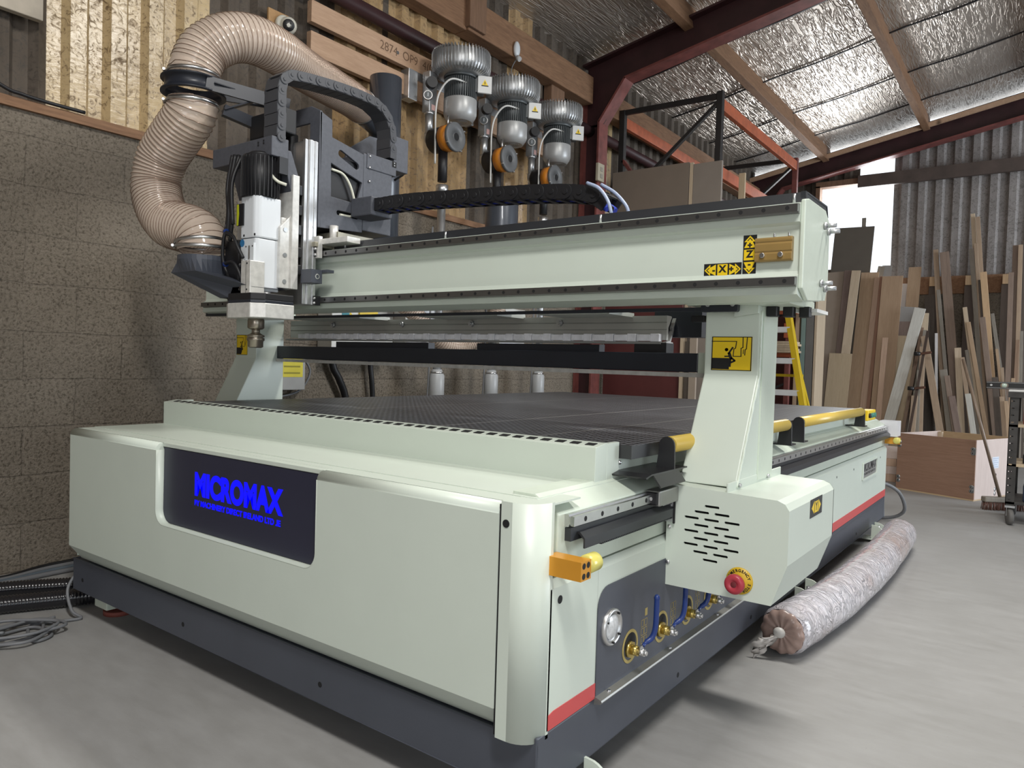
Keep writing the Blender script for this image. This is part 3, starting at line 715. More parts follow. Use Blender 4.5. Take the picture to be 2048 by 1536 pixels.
b.build('emergency_stop_button', [REDP, plain('dark_red_plastic', (.14, .015, .02), .5)], es)
# sticker on the box's outer face
b = MB(); b.mat(0).box(.3362, .3368, .80, .93, .640, .692); b.mat(1)
b.prism([(.815, .666), (.842, .684), (.842, .648)], 'yz', .3368, .3371); b.prism([(.915, .666), (.888, .648), (.888, .684)], 'yz', .3368, .3371); b.box(.3368, .3371, .848, .882, .650, .682)
ys = b.build('axis_sticker', [INK, YEL], CNC)
text('axis_letter', 'Y', INK, ys, .032, frame((.3372, .865, .666), (0, 1, 0), (0, 0, 1)), .0001, bold=.001, ay='CENTER')
# left carriage box (mostly hidden by the base)
b = MB(); P = [(-2.283, .437), (-2.56, .437), (-2.60, .55), (-2.60, .69), (-2.57, .714), (-2.283, .722)]
b.plate(P[::-1], [], 'xz', .60, 1.075); b.build('carriage_box', PAINT, CNC, bevel=.004)

# --- beam: section in (y, z); recessed web between two rail lands
BX0, BX1 = -2.50, .315
sec = [(.66, 1.252), (.66, 1.300), (.672, 1.305), (.676, 1.315), (.676, 1.425), (.672, 1.436), (.66, 1.442), (.66, 1.492), (.70, 1.500), (.89, 1.500), (.93, 1.46), (.93, 1.28), (.89, 1.252), (.72, 1.238)]
b = MB(); b.plate(sec, [], 'yz', BX0, BX1); bm_ = b.build('gantry_beam', PAINT, CNC)
# thick end plate with its four jacking bolts
sec2 = [(.664, 1.268), (.664, 1.500), (.70, 1.508), (.875, 1.508), (.925, 1.478), (.93, 1.30), (.905, 1.255), (.72, 1.240)]
ep = MB().plate(sec2, [], 'yz', BX1, BX1+.012).build('beam_end_plate', PAINT_ROUGH, CNC, bevel=.003)
for y, z in ((.86, 1.462), (.90, 1.452), (.84, 1.298), (.885, 1.288)):
    q = MB(); q.cyl((BX1+.012, y, z), (BX1+.045, y, z), .0062, n=12).cyl((BX1+.012, y, z), (BX1+.020, y, z), .0105, n=6); q.build('jacking_bolt', ZINC, ep)
for k, (x, z) in enumerate(((.29, 1.508), (-.30, 1.508), (-.95, 1.508), (-1.5, 1.508))): MB().cyl((x, .69, z-.01), (x, .69, z+.014), .004, n=8).build('grub_screw', ZINC, bm_)
def beam_rail(z):
    b = MB(); y = .66; hh = .0125
    b.mat(0).plate([(y, z-hh), (y-.010, z-hh), (y-.013, z-hh*.5), (y-.017, z-hh*.8), (y-.023, z-hh*.8), (y-.023, z+hh*.8), (y-.017, z+hh*.8), (y-.013, z+hh*.5), (y-.010, z+hh), (y, z+hh)], [], 'yz', BX0+.02, BX1-.001)
    b.mat(1); x = .288
    while x > BX0+.04: b.cyl((x, y-.0225, z), (x, y-.0234, z), .0056, n=12); x -= .0615
    b.build('linear_rail', [RAILST, HOLE], CNC)
beam_rail(1.475); beam_rail(1.285)
# black cable tray on top of the beam
b = MB(); b.plate([(.70, 1.500), (.712, 1.530), (.93, 1.532), (.945, 1.500), (.94, 1.500), (.926, 1.527), (.716, 1.526), (.705, 1.500)], [], 'yz', BX0, BX1+.002)
b.box(BX1-.012, BX1, .705, .94, 1.500, 1.531)
b.build('cable_tray', plain('satin_black_tray', (.020, .022, .026), .42, bscale=150, bstr=.1), CNC)
# tan sensor block and the axis direction stickers on the web
b = MB(); b.mat(0).prism([(.676, 1.342), (.660, 1.342), (.657, 1.346), (.657, 1.362), (.660, 1.366), (.657, 1.370), (.657, 1.388), (.660, 1.392), (.657, 1.396), (.657, 1.402), (.660, 1.406), (.676, 1.406)], 'yz', .200, .298)
b.mat(1)
for x in (.222, .270): b.cyl((x, .650, 1.358), (x, .657, 1.358), .007, n=16)
for x in (.250, .288): b.cyl((x, .664, 1.406), (x, .664, 1.416), .003, n=8)
b.build('tan_stop_plate', [TAN, STEEL], CNC, bevel=.001)
def axis_sticker(cx, cz, L, Wd, vertical, letter, flip):
    b = MB(); y = .6760
    hw, hh = (Wd/2, L/2) if vertical else (L/2, Wd/2)
    b.mat(0).box(cx-hw, cx+hw, y-.0008, y, cz-hh, cz+hh); b.mat(1)
    def T(a, c): return (cx+c*Wd/2, cz+a*L/2) if vertical else (cx+a*L/2, cz+c*Wd/2)
    def poly(pts, yy=.0012):
        Q = [T(*p) for p in pts]
        ar = sum(Q[i][0]*Q[(i+1) % len(Q)][1]-Q[(i+1) % len(Q)][0]*Q[i][1] for i in range(len(Q)))
        if ar < 0: Q = Q[::-1]
        b.prism(Q, 'xz', y-yy, y-.0007)
    poly([(-.27, -.85), (.27, -.85), (.27, .85), (-.27, .85)])
    for s in (-1, 1):
        poly([(s*.97, 0), (s*.66, .85), (s*.66, .40), (s*.36, .85), (s*.36, -.85), (s*.66, -.40), (s*.66, -.85)])
    b.mat(0)
    for s in (-1, 1):
        for q in (1, -1): poly([(s*.88, 0), (s*.72, q*.42), (s*.70, q*.30), (s*.82, 0)], .0014)
    o = b.build('axis_sticker', [INK, YEL], CNC)
    text('axis_letter', letter, INK, o, Wd*.72, frame((cx, y-.0013, cz+Wd*.04), (1, 0, 0), (0, 0, 1)), .0001, bold=.0012, ay='CENTER')
    for s, ch in ((-1, '-' if not vertical else '-'), (1, '+')):
        p = T(s*.47, 0); text('sign_mark', ch, INK, o, Wd*.6, frame((p[0], y-.0014, p[1]), (1, 0, 0), (0, 0, 1)), .0001, bold=.0012, ay='CENTER')
axis_sticker(.106, 1.328, .108, .037, False, 'X', 1)
axis_sticker(.181, 1.365, .108, .037, True, 'Z', 1)
# small weld stains on the web
# push rod and its bracket under the beam
b = MB(); b.mat(0).bar((-2.02, .785, 1.228), (.04, .785, 1.228), .010, .011); b.build('push_rod', NAVY, CNC)
b = MB(); b.mat(0).prism(rrect(.008, .120, 1.218, 1.250, .006, 3), 'xz', .770, .790); b.mat(1)
for x in (.03, .105): b.cyl((x, .766, 1.240), (x, .770, 1.240), .007, n=12)
b.build('rod_bracket', [NAVY, ZINC], CNC, bevel=.002)
# perspex-strip pusher: aluminium extrusion with clear blocks under it
b = MB(); b.plate([(.990, 1.142), (1.004, 1.142), (1.004, 1.185), (1.030, 1.222), (1.024, 1.226), (.990, 1.226), (.990, 1.205), (.993, 1.203), (.990, 1.200), (.990, 1.180), (.993, 1.178), (.990, 1.175)], [], 'yz', -2.25, -.20)
ex = b.build('aluminium_extrusion', plain('grey_extrusion', (.44, .44, .42), .4, .5, var=.05), CNC)
b = MB(); b.plate([(.975, 1.128), (1.03, 1.128), (1.03, 1.136), (1.012, 1.136), (1.035, 1.178), (1.035, 1.186), (1.06, 1.226), (1.056, 1.230), (1.028, 1.186), (1.028, 1.180), (1.004, 1.140), (.975, 1.136)], [], 'yz', -.206, -.193); b.build('profile_end', ALU, ex)
for x in (-1.92, -1.46, -1.06, -.63): MB().cyl((x, .978, 1.205), (x, .990, 1.205), .014, n=6).cyl((x, .972, 1.205), (x, .978, 1.205), .007, n=10).build('extrusion_bolt', ZINC, ex)
CLEAR = plain('frosted_perspex', (.74, .74, .78), .25, var=.15, nscale=30)
for i in range(22):
    x = -2.16+i*.0885
    MB().box(x, x+.052, .966, .990, 1.138, 1.160).box(x+.052, x+.086, .966, .990, 1.136, 1.163).build('perspex_block', CLEAR, CNC, bevel=.002)
MB().box(-2.25, -.21, .964, .992, 1.128, 1.136).build('perspex_rail', plain('grey_bar', (.22, .22, .21), .5), CNC)
# brush / press beam between the columns
b = MB(); b.box(-2.285, -.062, .935, .99, 1.036, 1.098); b.build('press_beam', NAVY, CNC, bevel=.003)
b = MB(); b.box(-2.285, -.03, .928, .995, 1.020, 1.034); b.build('press_beam_foot', plain('pale_strip', (.46, .45, .42), .5, var=.15, nscale=40), CNC)
MB().box(-.062, .0, .937, .985, 1.030, 1.100).build('press_beam_end', PAINT_ROUGH, CNC)
for x0, x1 in ((-1.90, -1.30), (-1.03, -.46)): MB().box(x0, x1, .99, 1.03, 1.098, 1.125).build('lift_plate', NAVY, CNC)
MB().box(-.31, -.19, .97, 1.03, 1.092, 1.132).build('lift_cylinder', BLACK, CNC)
b = MB(); b.box(-.275, -.10, 1.05, 1.11, 1.155, 1.25); b.build('tray_post', NAVY, CNC)
# bright thin shelves under the beam
for x0, x1 in ((-2.05, -1.55), (-1.20, -.80), (-.62, -.33)): MB().box(x0, x1, .82, 1.0, 1.222, 1.236).build('under_bracket', plain('pale_bracket', (.50, .52, .48), .4), CNC)
MB().box(.235, .30, .93, 1.06, 1.225, 1.235).build('paper_tag', plain('white_card', (.72, .72, .70), .6), CNC)
# far black supports left of the head
MB().obox((-2.43, .70, 1.245), (.09, 0, 0), (0, .012, 0), (0, 0, .012)).build('head_stop', NAVY, CNC)
# ================================================================ spindle head of the router
HX = -1.60                                   # right-hand face of the head
b = MB(); b.plate([(-2.02, 2.09), (-2.02, 1.30), (-1.95, 1.30), (-1.95, 2.02), (-1.665, 2.02), (-1.665, 1.585), (-1.60, 1.585), (-1.60, 2.062), (-1.66, 2.09)], [], 'xz', .628, .640)
b.build('head_front_frame', SLATE_HEAD, CNC, bevel=.003)
def slot_poly(a, c, r, n=6):
    a, c = Vector((a[0], a[1])), Vector((c[0], c[1])); d = (c-a).normalized(); t0 = math.atan2(d.y, d.x)
    return [(c.x+r*math.cos(t0-PI/2+PI*i/n), c.y+r*math.sin(t0-PI/2+PI*i/n)) for i in range(n+1)]+[(a.x+r*math.cos(t0+PI/2+PI*i/n), a.y+r*math.sin(t0+PI/2+PI*i/n)) for i in range(n+1)]
side = [(.628, 2.062), (.691, 2.040), (.693, 1.970), (.868, 1.940), (.868, 1.600), (.640, 1.585)]
hole1 = slot_poly((.742, 1.913), (.828, 1.880), .0145); hole2 = slot_poly((.735, 1.663), (.835, 1.663), .010)
win = [(.690, 1.862), (.862, 1.815), (.832, 1.719), (.694, 1.724)]
for xx in (HX-.012, -2.02): 
    MB().plate(side, [hole1, win, hole2], 'yz', xx, xx+.012).build('head_side_plate', SLATE_HEAD, CNC, bevel=.002)
MB().box(-2.0, -1.62, .70, .86, 1.62, 1.90).build('head_inside', BLACK, CNC)
b = MB(); b.box(-2.02, HX, .868, 1.040, 1.610, 1.948); b.build('drive_housing', SLATE_HEAD, CNC, bevel=.004)
b = MB(); b.box(-1.70, HX+.004, .885, 1.062, 1.885, 1.952); cbk = b.build('chain_anchor_box', SLATE_HEAD, CNC, bevel=.003)
for y, z in ((.90, 1.94), (.90, 1.89), (.90, 1.83)): MB().sphere((HX+.004, y, z), .006, 10).build('anchor_screw', STEEL, cbk)
b = MB(); b.mat(0).box(HX+.0035, HX+.0055, 1.035, 1.060, 1.925, 1.950); b.mat(1)
for y, z in ((1.047, 1.943), (1.047, 1.932)): b.cyl((HX+.0055, y, z), (HX+.008, y, z), .0035, n=8)
b.build('anchor_slot', [HOLE, STEEL], cbk)
MB().box(-1.72, -1.60, 1.050, 1.140, 1.915, 2.07).build('rear_plate', SLATE_HEAD, CNC, bevel=.003)
b = MB(); b.prism([(.93, 2.003), (1.073, 2.105), (1.20, 2.11), (1.20, 1.95), (.93, 1.95)], 'yz', -1.80, -1.79); b.build('rear_gusset', SLATE_HEAD, CNC, bevel=.002)
b = MB(); b.tube(catmull([(-1.72, 1.14, 2.0), (-1.68, 1.17, 1.99), (-1.66, 1.18, 1.94), (-1.70, 1.15, 1.90)], 6), .005, 8); b.build('loop_cable', BLACK, CNC)
b = MB(); b.tube(catmull([(-1.61, .70, 1.84), (-1.605, .76, 1.83), (-1.60, .80, 1.78), (-1.604, .83, 1.70), (-1.61, .82, 1.664), (-1.61, .75, 1.658)], 8), .0055, 8); b.build('loop_cable', CREAMCABLE, CNC)
# carriage base over the tray
b = MB(); b.box(-2.0, -1.56, .70, 1.04, 1.545, 1.575); b.box(-2.0, -1.58, .60, .70, 1.50, 1.52); b.build('carriage_base', plain('plated_steel', (.30, .28, .22), .4, .6, var=.2), CNC, bevel=.002)
b = MB(); b.box(-1.70, -1.575, .615, .635, 1.455, 1.545).box(-1.70, -1.42, .63, .70, 1.512, 1.535); b.build('carriage_lug', ALUW, CNC, bevel=.002)
MB().cyl((-1.585, .70, 1.60), (-1.585, .70, 1.54), .018, n=16).build('carriage_post', ALUW, CNC)
# vertical saddle (T-slot profile) and slide
b = MB(); b.plate([(.560, 0), (.560, 1), (.622, 1), (.622, 0)], [], 'yz', 0, 0) if 0 else None
b = MB(); b.box(-2.0, HX, .575, .622, 1.262, 1.93)
for y0, y1, dx in ((.560, .575, -.004), (.578, .592, .004), (.604, .612, .003)): b.box(HX-.02, HX+dx, y0, y1, 1.262, 1.93)
sd = b.build('z_saddle', ALU, CNC, bevel=.0015)
for z in (1.31, 1.42, 1.50, 1.58, 1.66, 1.74, 1.82): MB().cyl((HX+.003, .608, z), (HX+.0045, .608, z), .0045, n=10).build('saddle_bolt', STEEL, sd)
b = MB(); b.box(-1.98, HX-.001, .503, .535, 1.318, 1.772); zs = b.build('z_slide', ALUW, CNC, bevel=.002)
for z in (1.40, 1.47, 1.56, 1.64, 1.72): MB().box(-1.96, HX-.012, .535, .560, z-.02, z+.02).build('slide_bearing', BLACKM, zs, bevel=.003)
b = MB()
for z0, z1 in ((1.262, 1.30), (1.46, 1.50)):
    b.box(HX-.005, HX+.012, .612, .640, z0, z1)
wb = b.build('rail_wiper', BLACK, CNC)
for z in (1.270, 1.290, 1.468, 1.492): MB().sphere((HX+.010, .610, z), .007, 10).build('wiper_screw', STEEL, wb)
b = MB(); b.mat(0).box(-1.595, -1.53, .545, .60, 1.345, 1.40); b.box(-1.60, -1.50, .60, .635, 1.39, 1.402); b.mat(1).lathe([(.007, 0), (.011, 0), (.011, .002), (.007, .002)], (-1.5299, .575, 1.372), (1, 0, 0), 18)
b.build('limit_sensor', [SLATE, ALU], CNC, bevel=.002)
b = MB(); b.box(-1.66, -1.625, .47, .503, 1.318, 1.60); b.plate([(.455, 1.56), (.503, 1.61), (.503, 1.318), (.455, 1.318)], [], 'yz', -1.66, -1.612); sc = b.build('spindle_clamp', ALUW, CNC, bevel=.003)
for z in (1.345, 1.45, 1.55): MB().cyl((-1.612, .478, z), (-1.609, .478, z), .009, n=14).build('clamp_bolt', ZINC, sc)
# motor cover plate sloping behind the motor
b = MB(); b.prism([(.45, 1.865), (.50, 1.865), (.536, 1.775), (.536, 1.70), (.505, 1.70)], 'yz', -1.97, -1.612); b.build('motor_cover', SLATE_HEAD, CNC, bevel=.003)
b = MB(); b.box(-1.90, -1.66, .50, .56, 1.95, 2.05); b.box(-1.76, -1.70, .56, .60, 1.85, 1.97); b.build('z_motor', BLACK, CNC, bevel=.006)
b = MB(); b.box(-1.735, -1.705, .575, .578, 1.93, 1.985); b.build('motor_label', plain('pale_label', (.5, .52, .52), .5), CNC)
# spindle: black finned motor end, white octagonal body, lower housing
cx, cy = -1.685, .412
def octo(hx, hy, c): return [(cx-hx+c, cy-hy), (cx+hx-c, cy-hy), (cx+hx, cy-hy+c), (cx+hx, cy+hy), (cx-hx, cy+hy), (cx-hx, cy-hy+c)]
b = MB(); b.cyl((cx, cy, 1.665), (cx, cy, 1.83), .066, n=36).cyl((cx, cy, 1.83), (cx, cy, 1.845), .06, .04, n=36)
for k in range(30):
    t = 2*PI*k/30; d = Vector((math.cos(t), math.sin(t), 0)); b.obox(Vector((cx, cy, 1.745))+d*.068, d*.006, Vector((-d.y, d.x, 0))*.002, (0, 0, .078))
b.build('spindle_motor', BLACK, CNC)
sb = MB().prism(octo(.060, .056, .018), 'xy', 1.505, 1.668).build('spindle_body', WHITE, CNC, bevel=.006)
b = MB(); b.prism(octo(.056, .053, .010), 'xy', 1.30, 1.503); sl2 = b.build('spindle_housing', WHITE, CNC, bevel=.004)
b = MB(); b.mat(0).box(cx-.064, cx-.020, cy-.0615, cy-.0555, 1.555, 1.640).mat(1).box(cx-.066, cx-.0605, cy-.05, cy-.02, 1.56, 1.635)
b.prism([(cx-.062, 1.638), (cx-.062, 1.556), (cx-.052, 1.556), (cx-.047, 1.60), (cx-.05, 1.638)], 'xz', cy-.0622, cy-.0612)
b.build('spindle_plate', [BLACK, plain('lime_label', (.50, .52, .02), .5)], sb)
b = MB()
for x, z in ((cx-.02, 1.515), (cx+.05, 1.515)): b.cyl((x, cy-.0565, z), (x, cy-.0555, z), .005, n=10)
b.build('spindle_screw', HOLE, sb)
b = MB(); b.mat(0).box(cx-.008, cx+.05, cy-.0595, cy-.050, 1.405, 1.483); b.mat(1).prism(slot_poly((cx+.022, 1.425), (cx+.022, 1.468), .006), 'xz', cy-.0605, cy-.0595).mat(2)
for x in (cx+.0, cx+.042): b.cyl((x, cy-.060, 1.47), (x, cy-.0595, 1.47), .0035, n=8)
MB().cyl((cx-.035, cy-.0535, 1.487), (cx-.035, cy-.0525, 1.487), .015, n=20).build('blue_disc', plain('blue_disc', (.02, .16, .36), .4), sl2); b.mat(2).box(cx-.052, cx-.040, cy-.054, cy-.053, 1.36, 1.44)
MB().box(cx-.05, cx-.015, cy-.0536, cy-.053, 1.305, 1.318).build('warning_strip', plain('warning_strip', (.7, .45, .3), .5), sl2)
b.build('air_block', [WHITE, ZINC, BLACK], sl2)
b = MB(); b.box(cx+.008, cx+.068, cy-.085, cy-.02, 1.285, 1.412); cyl_ = b.build('cylinder_block', ALUW, CNC, bevel=.0025)
b = MB()
for z in (1.30, 1.40): b.cyl((cx+.048, cy-.0855, z), (cx+.048, cy-.0848, z), .004, n=8)
b.box(cx+.041, cx+.0425, cy-.0855, cy-.0848, 1.285, 1.412); b.build('block_groove', HOLE, cyl_)
for z in (1.40, 1.305): 
    b = MB(); b.cyl((cx-.03, cy-.062, z), (cx+.012, cy-.070, z), .006, n=12).sphere((cx-.03, cy-.062, z), .007, 10).cyl((cx-.006, cy-.066, z-.012), (cx-.006, cy-.066, z+.022), .008, n=10); b.build('air_fitting', ZINC, CNC)
b = MB(); b.cyl((cx-.04, cy-.03, 1.26), (cx-.04, cy-.03, 1.30), .008, n=10).cyl((cx-.015, cy-.045, 1.26), (cx-.015, cy-.045, 1.30), .008, n=10).cyl((cx+.03, cy, 1.26), (cx+.03, cy, 1.30), .03, n=16); b.build('spindle_studs', ZINC, CNC)
# black junction box and hoses on the left of the spindle
b = MB(); b.box(-1.850, -1.755, .365, .435, 1.335, 1.505); jb = b.build('junction_box', BLACK, CNC, bevel=.004)
def airline(pts, r=.0065, m=BLACK, name='air_line'): return MB().tube(catmull(pts, 8), r, 8).build(name, m, CNC)
airline([(-1.80, .36, 1.84), (-1.815, .35, 1.72), (-1.80, .345, 1.62), (-1.825, .355, 1.56), (-1.84, .352, 1.50), (-1.845, .357, 1.42), (-1.80, .37, 1.32)], .007)
airline([(-1.78, .36, 1.84), (-1.79, .345, 1.70), (-1.785, .34, 1.60), (-1.80, .345, 1.52)], .009)
airline([(-1.77, .37, 1.84), (-1.775, .34, 1.70), (-1.765, .34, 1.58), (-1.79, .35, 1.50)], .008)
airline([(-1.755, .37, 1.83), (-1.76, .335, 1.72), (-1.75, .335, 1.56)], .008)
airline([(-1.80, .33, 1.535), (-1.75, .335, 1.515), (-1.715, .335, 1.47), (-1.692, .345, 1.425)], .007)
airline([(-1.80, .33, 1.405), (-1.74, .33, 1.41), (-1.705, .335, 1.375), (-1.691, .345, 1.325)], .007)
airline([(-1.64, .40, 1.82), (-1.635, .405, 1.78), (-1.61, .43, 1.735), (-1.585, .46, 1.72)], .006, CREAMCABLE, 'loop_cable')
for p in ((-1.80, .333, 1.535), (-1.80, .333, 1.405), (-1.81, .35, 1.56)): MB().cyl(p, (p[0]+.014, p[1], p[2]), .010, n=12).build('blue_fitting', BLUEH, CNC)
# nose: black flange, milled aluminium chamfered plate, collet and tool holder
def nose(hx, hy, c): return [(cx-hx+c, cy-hy), (cx+hx-c, cy-hy), (cx+hx, cy-hy+c), (cx+hx, cy+hy), (cx-hx, cy+hy), (cx-hx, cy-hy+c*.5)]
MB().prism(nose(.112, .085, .04), 'xy', 1.262, 1.288).build('nose_flange', BLACK, CNC, bevel=.003)
MB().prism(nose(.112, .085, .04), 'xy', 1.250, 1.262).build('nose_flange', NAVY, CNC, bevel=.002)
MB().prism(nose(.114, .087, .042), 'xy', 1.193, 1.250).build('nose_plate', ALUW, CNC, bevel=.003)
b = MB(); b.mat(0).lathe([(0, 1.193), (.030, 1.193), (.032, 1.185), (.032, 1.158), (.026, 1.152), (.016, 1.150), (.016, 1.138), (.024, 1.132), (.034, 1.128), (.034, 1.122), (.026, 1.120), (.034, 1.117), (.034, 1.108), (.029, 1.104), (.029, 1.082), (.022, 1.078), (0, 1.078)], (cx-.012, cy, 0), (0, 0, 1), 28)
b.build('tool_holder', plain('burnished_steel', (.34, .30, .25), .3, .9), CNC)
# dust hood: round port that narrows and slopes down to the nose
pc = Vector((-1.955, .335, 1.425)); na = Vector((.0, -.0, 1.0)); V = []; n = 32
R1 = [pc+Vector((.098*math.cos(2*PI*i/n), .098*math.sin(2*PI*i/n), 0)) for i in range(n)]
def rect_pt(t, c, hx, hy):
    q = max(abs(math.cos(t)), abs(math.sin(t))); return c+Vector((hx*math.cos(t)/q, hy*math.sin(t)/q, 0))
R0 = [p+Vector((0, 0, .018)) for p in R1]
R2 = [rect_pt(2*PI*i/n, Vector((-1.965, .34, 1.375)), .092, .085) for i in range(n)]
R3 = [rect_pt(2*PI*i/n, Vector((-1.72, .412, 1.264)), .105, .078) for i in range(n)]
for p in R3: p.z += .02 if p.x < -1.72 else .045
R3 = [Vector((p.x, p.y, 1.262+(.01 if p.x < -1.75 else .05))) for p in R3]
b = MB(); b.add(R0+R1+R2+R3, [(k*n+i, k*n+(i+1) % n, (k+1)*n+(i+1) % n, (k+1)*n+i) for k in range(3) for i in range(n)], False)
b.build('dust_hood', SLATE, CNC)
# front cable box
b = MB(); b.box(-2.01, -1.603, .402, .480, 1.826, 1.902); fb = b.build('cable_box', SLATE_HEAD, CNC, bevel=.003)
for x, z in ((-1.69, 1.885), (-1.69, 1.875), (-1.655, 1.888), (-1.655, 1.878)): MB().cyl((x, .4005, z), (x, .402, z), .004, n=8).build('screw', HOLE, fb)
MB().box(-1.603, -1.590, .43, .47, 1.76, 1.825).build('cable_gland', BLACKM, CNC)
# ---- cable chains: each link two side plates with a pivot boss, crossbars between
def chain(name, path, step, xa, xb, mat, up, hh, lab=None, cables=None):
    P = evenly(path, step); root = None
    across = Vector(xb)-Vector(xa); aw = across.length; an = across.normalized()
    for i, (p, q) in enumerate(zip(P, P[1:])):
        d = (q-p).normalized(); u = an.cross(d).normalized(); L = (q-p).length; b = MB()
        for s in (0, 1):
            o = p+an*(aw*s); t = an*(.0025*(1 if s else -1)); lap = .0015*(1 if i % 2 else -1)
            b.obox(o+d*L/2+an*lap, d*L*.5, u*hh*.92, an*.003)
            b.cyl(o-an*.0055, o+an*.0055, hh*.9, n=18); b.cyl(o-an*.0085, o+an*.0085, hh*.36, n=10)
        for s in (-1, 1): b.obox(p+an*aw/2+d*L/2+u*hh*.86*s, d*L*.16 if cables else d*L*.47, an*aw/2, u*.003)
        if i == 0:
            root = b.build(name, mat, CNC)
            if lab: root['label'] = lab
        else: b.build('chain_link', mat, root)
    if cables:
        for k, m in enumerate(cables):
            MB().tube([p+an*(aw*(k+.7)/(len(cables)+.4))-Vector((0, 0, hh*.38)) for p in P], hh*.45, 8).build('chain_cable', m, root)
    return root
path = catmull([(0, .443, 1.905), (0, .443, 2.0), (0, .443, 2.095), (0, .462, 2.145), (0, .52, 2.166), (0, .70, 2.186), (0, .86, 2.192), (0, .96, 2.18), (0, 1.022, 2.13), (0, 1.043, 2.06), (0, 1.043, 1.955)], 10)
ch1 = chain('cable_chain', [p+Vector((-1.684, 0, 0)) for p in path], .0455, (0, 0, 0), (.082, 0, 0), CHAIN, 0, .0205)
path = catmull([(-1.50, .82, 1.700), (-1.30, .82, 1.700), (-1.05, .82, 1.686), (-.69, .82, 1.664), (-.46, .82, 1.638), (-.385, .82, 1.610), (-.345, .82, 1.57), (-.33, .82, 1.548)], 10)
ch2 = chain('cable_chain', path, .058, (0, 0, 0), (0, .085, 0), BLACK, 0, .028, cables=[BLUEC, BLACK, BLUEC])
b = MB(); b.box(-1.60, -1.47, .80, .92, 1.655, 1.735); b.box(-1.60, -1.55, .90, 1.0, 1.68, 1.72); b.build('chain_anchor', SLATE_HEAD, CNC, bevel=.006)
b = MB(); b.tube(catmull([(-.42, .80, 1.66), (-.37, .795, 1.635), (-.335, .795, 1.59), (-.32, .795, 1.545)], 6), .006, 8).tube(catmull([(-.40, .86, 1.665), (-.345, .86, 1.63), (-.30, .86, 1.58), (-.29, .86, 1.54)], 6), .006, 8); b.build('chain_cable', plain('pale_blue_cable', (.30, .36, .50), .4), CNC)
# ---- hose support: welded arm and two rings
rc = Vector((-2.075, .35, 2.155)); axis = Vector((.14, .10, 1)).normalized()
b = MB(); b.lathe([(.110, -.030), (.128, -.030), (.128, -.024), (.113, -.024), (.113, .024), (.128, .024), (.128, .030), (.110, .030), (.110, -.030)], rc, (0, 0, 1), 40)
b.bar(rc+Vector((.04, .105, 0)), (-1.90, .625, 2.145), .012, .052); b.bar(rc+Vector((.110, -.01, 0)), (-1.80, .625, 2.115), .012, .056)
b.bar(rc+Vector((.11, .02, 0)), (-1.87, .625, 2.125), .07, .004)
b.bar((-1.86, .63, 2.0), (-1.935, .40, 2.055), .03, .045); b.bar((-1.935, .40, 2.055), (-1.90, .52, 2.12), .05, .006)
b.build('hose_arm', NAVY, CNC)

# ================================================================ the ribbed dust hose (a separate flexible thing)
def m_hose():
    m, nt, bs = newmat('clear_smoky_pvc'); v = coords(nt)
    nt.links.new(ramp(nt, noise(nt, v, 9, 3), [(.3, (.60, .49, .40)), (.7, (.68, .56, .47))]), bs.inputs['Base Color'])
    bs.inputs['Roughness'].default_value = .14; bs.inputs['IOR'].default_value = 1.42; bs.inputs['Alpha'].default_value = .74; bs.inputs['Coat Weight'].default_value = .4
    return m
HOSE = m_hose(); HCOIL = plain('coppery_wire_coil', (.30, .21, .16), .22, .3); CLAMPM = STEEL
def hose(name, label, pts, R, pitch, parent=None):
    P = catmull(pts, 14); P = evenly(P, pitch/6); n = 28; V = []; N_ = len(P); rs = []
    t = [(P[min(i+1, N_-1)]-P[max(i-1, 0)]).normalized() for i in range(N_)]; bb = t[0].orthogonal().normalized(); fr = []
    for i in range(N_):
        bb = (bb-t[i]*bb.dot(t[i])).normalized(); cc_ = t[i].cross(bb); fr.append((bb.copy(), cc_))
    m = MB()
    for i in range(N_):
        for k in range(n):
            ph = (i/6-k/n) % 1.0; r = R-.0045*(1-abs(math.cos(PI*ph)))
            V.append(P[i]+(fr[i][0]*math.cos(2*PI*k/n)+fr[i][1]*math.sin(2*PI*k/n))*r)
    m.add(V, [(i*n+k, i*n+(k+1) % n, (i+1)*n+(k+1) % n, (i+1)*n+k) for i in range(N_-1) for k in range(n)], True)
    o = m.build(name, HOSE)
    H = []
    for j in range((N_-1)*5):
        s = j/5; i = int(s); f = s-i; a = 2*PI*(s/6)
        p = P[i].lerp(P[min(i+1, N_-1)], f); H.append(p+(fr[i][0]*math.cos(a)+fr[i][1]*math.sin(a))*(R+.0003))
    MB().tube(H, .0018, 5).build('wire_coil', HCOIL, o)
    return o
def band(parent, c, ax, R, w=.012, bolt=True):
    c, ax = Vector(c), Vector(ax).normalized(); m = MB(); m.lathe([(R, -w/2), (R+.003, -w/2), (R+.003, w/2), (R, w/2)], c, ax, 32)
    if bolt:
        o = ax.orthogonal().normalized(); o = Vector((-.6, -.8, 0)); m.cyl(c+o*(R+.008)-Vector((.03, -.02, 0)), c+o*(R+.008)+Vector((.03, -.02, 0)), .006, n=8)
    m.build('hose_clip', STEEL, parent)
h1 = hose('dust_hose', '', [(-1.957, .335, 1.470), (-1.960, .334, 1.500), (-1.985, .331, 1.535), (-2.045, .325, 1.562), (-2.11, .319, 1.578), (-2.18, .315, 1.600), (-2.262, .315, 1.672), (-2.303, .316, 1.775), (-2.272, .322, 1.880), (-2.195, .331, 1.955), (-2.105, .345, 2.035), (-2.080, .35, 2.075), (-2.077, .35, 2.105)], .101, .0185)
tag(h1, 'clear ribbed dust hose curving from the black dust hood up to the ring arm', 'hose', 'ribbed dust hoses')
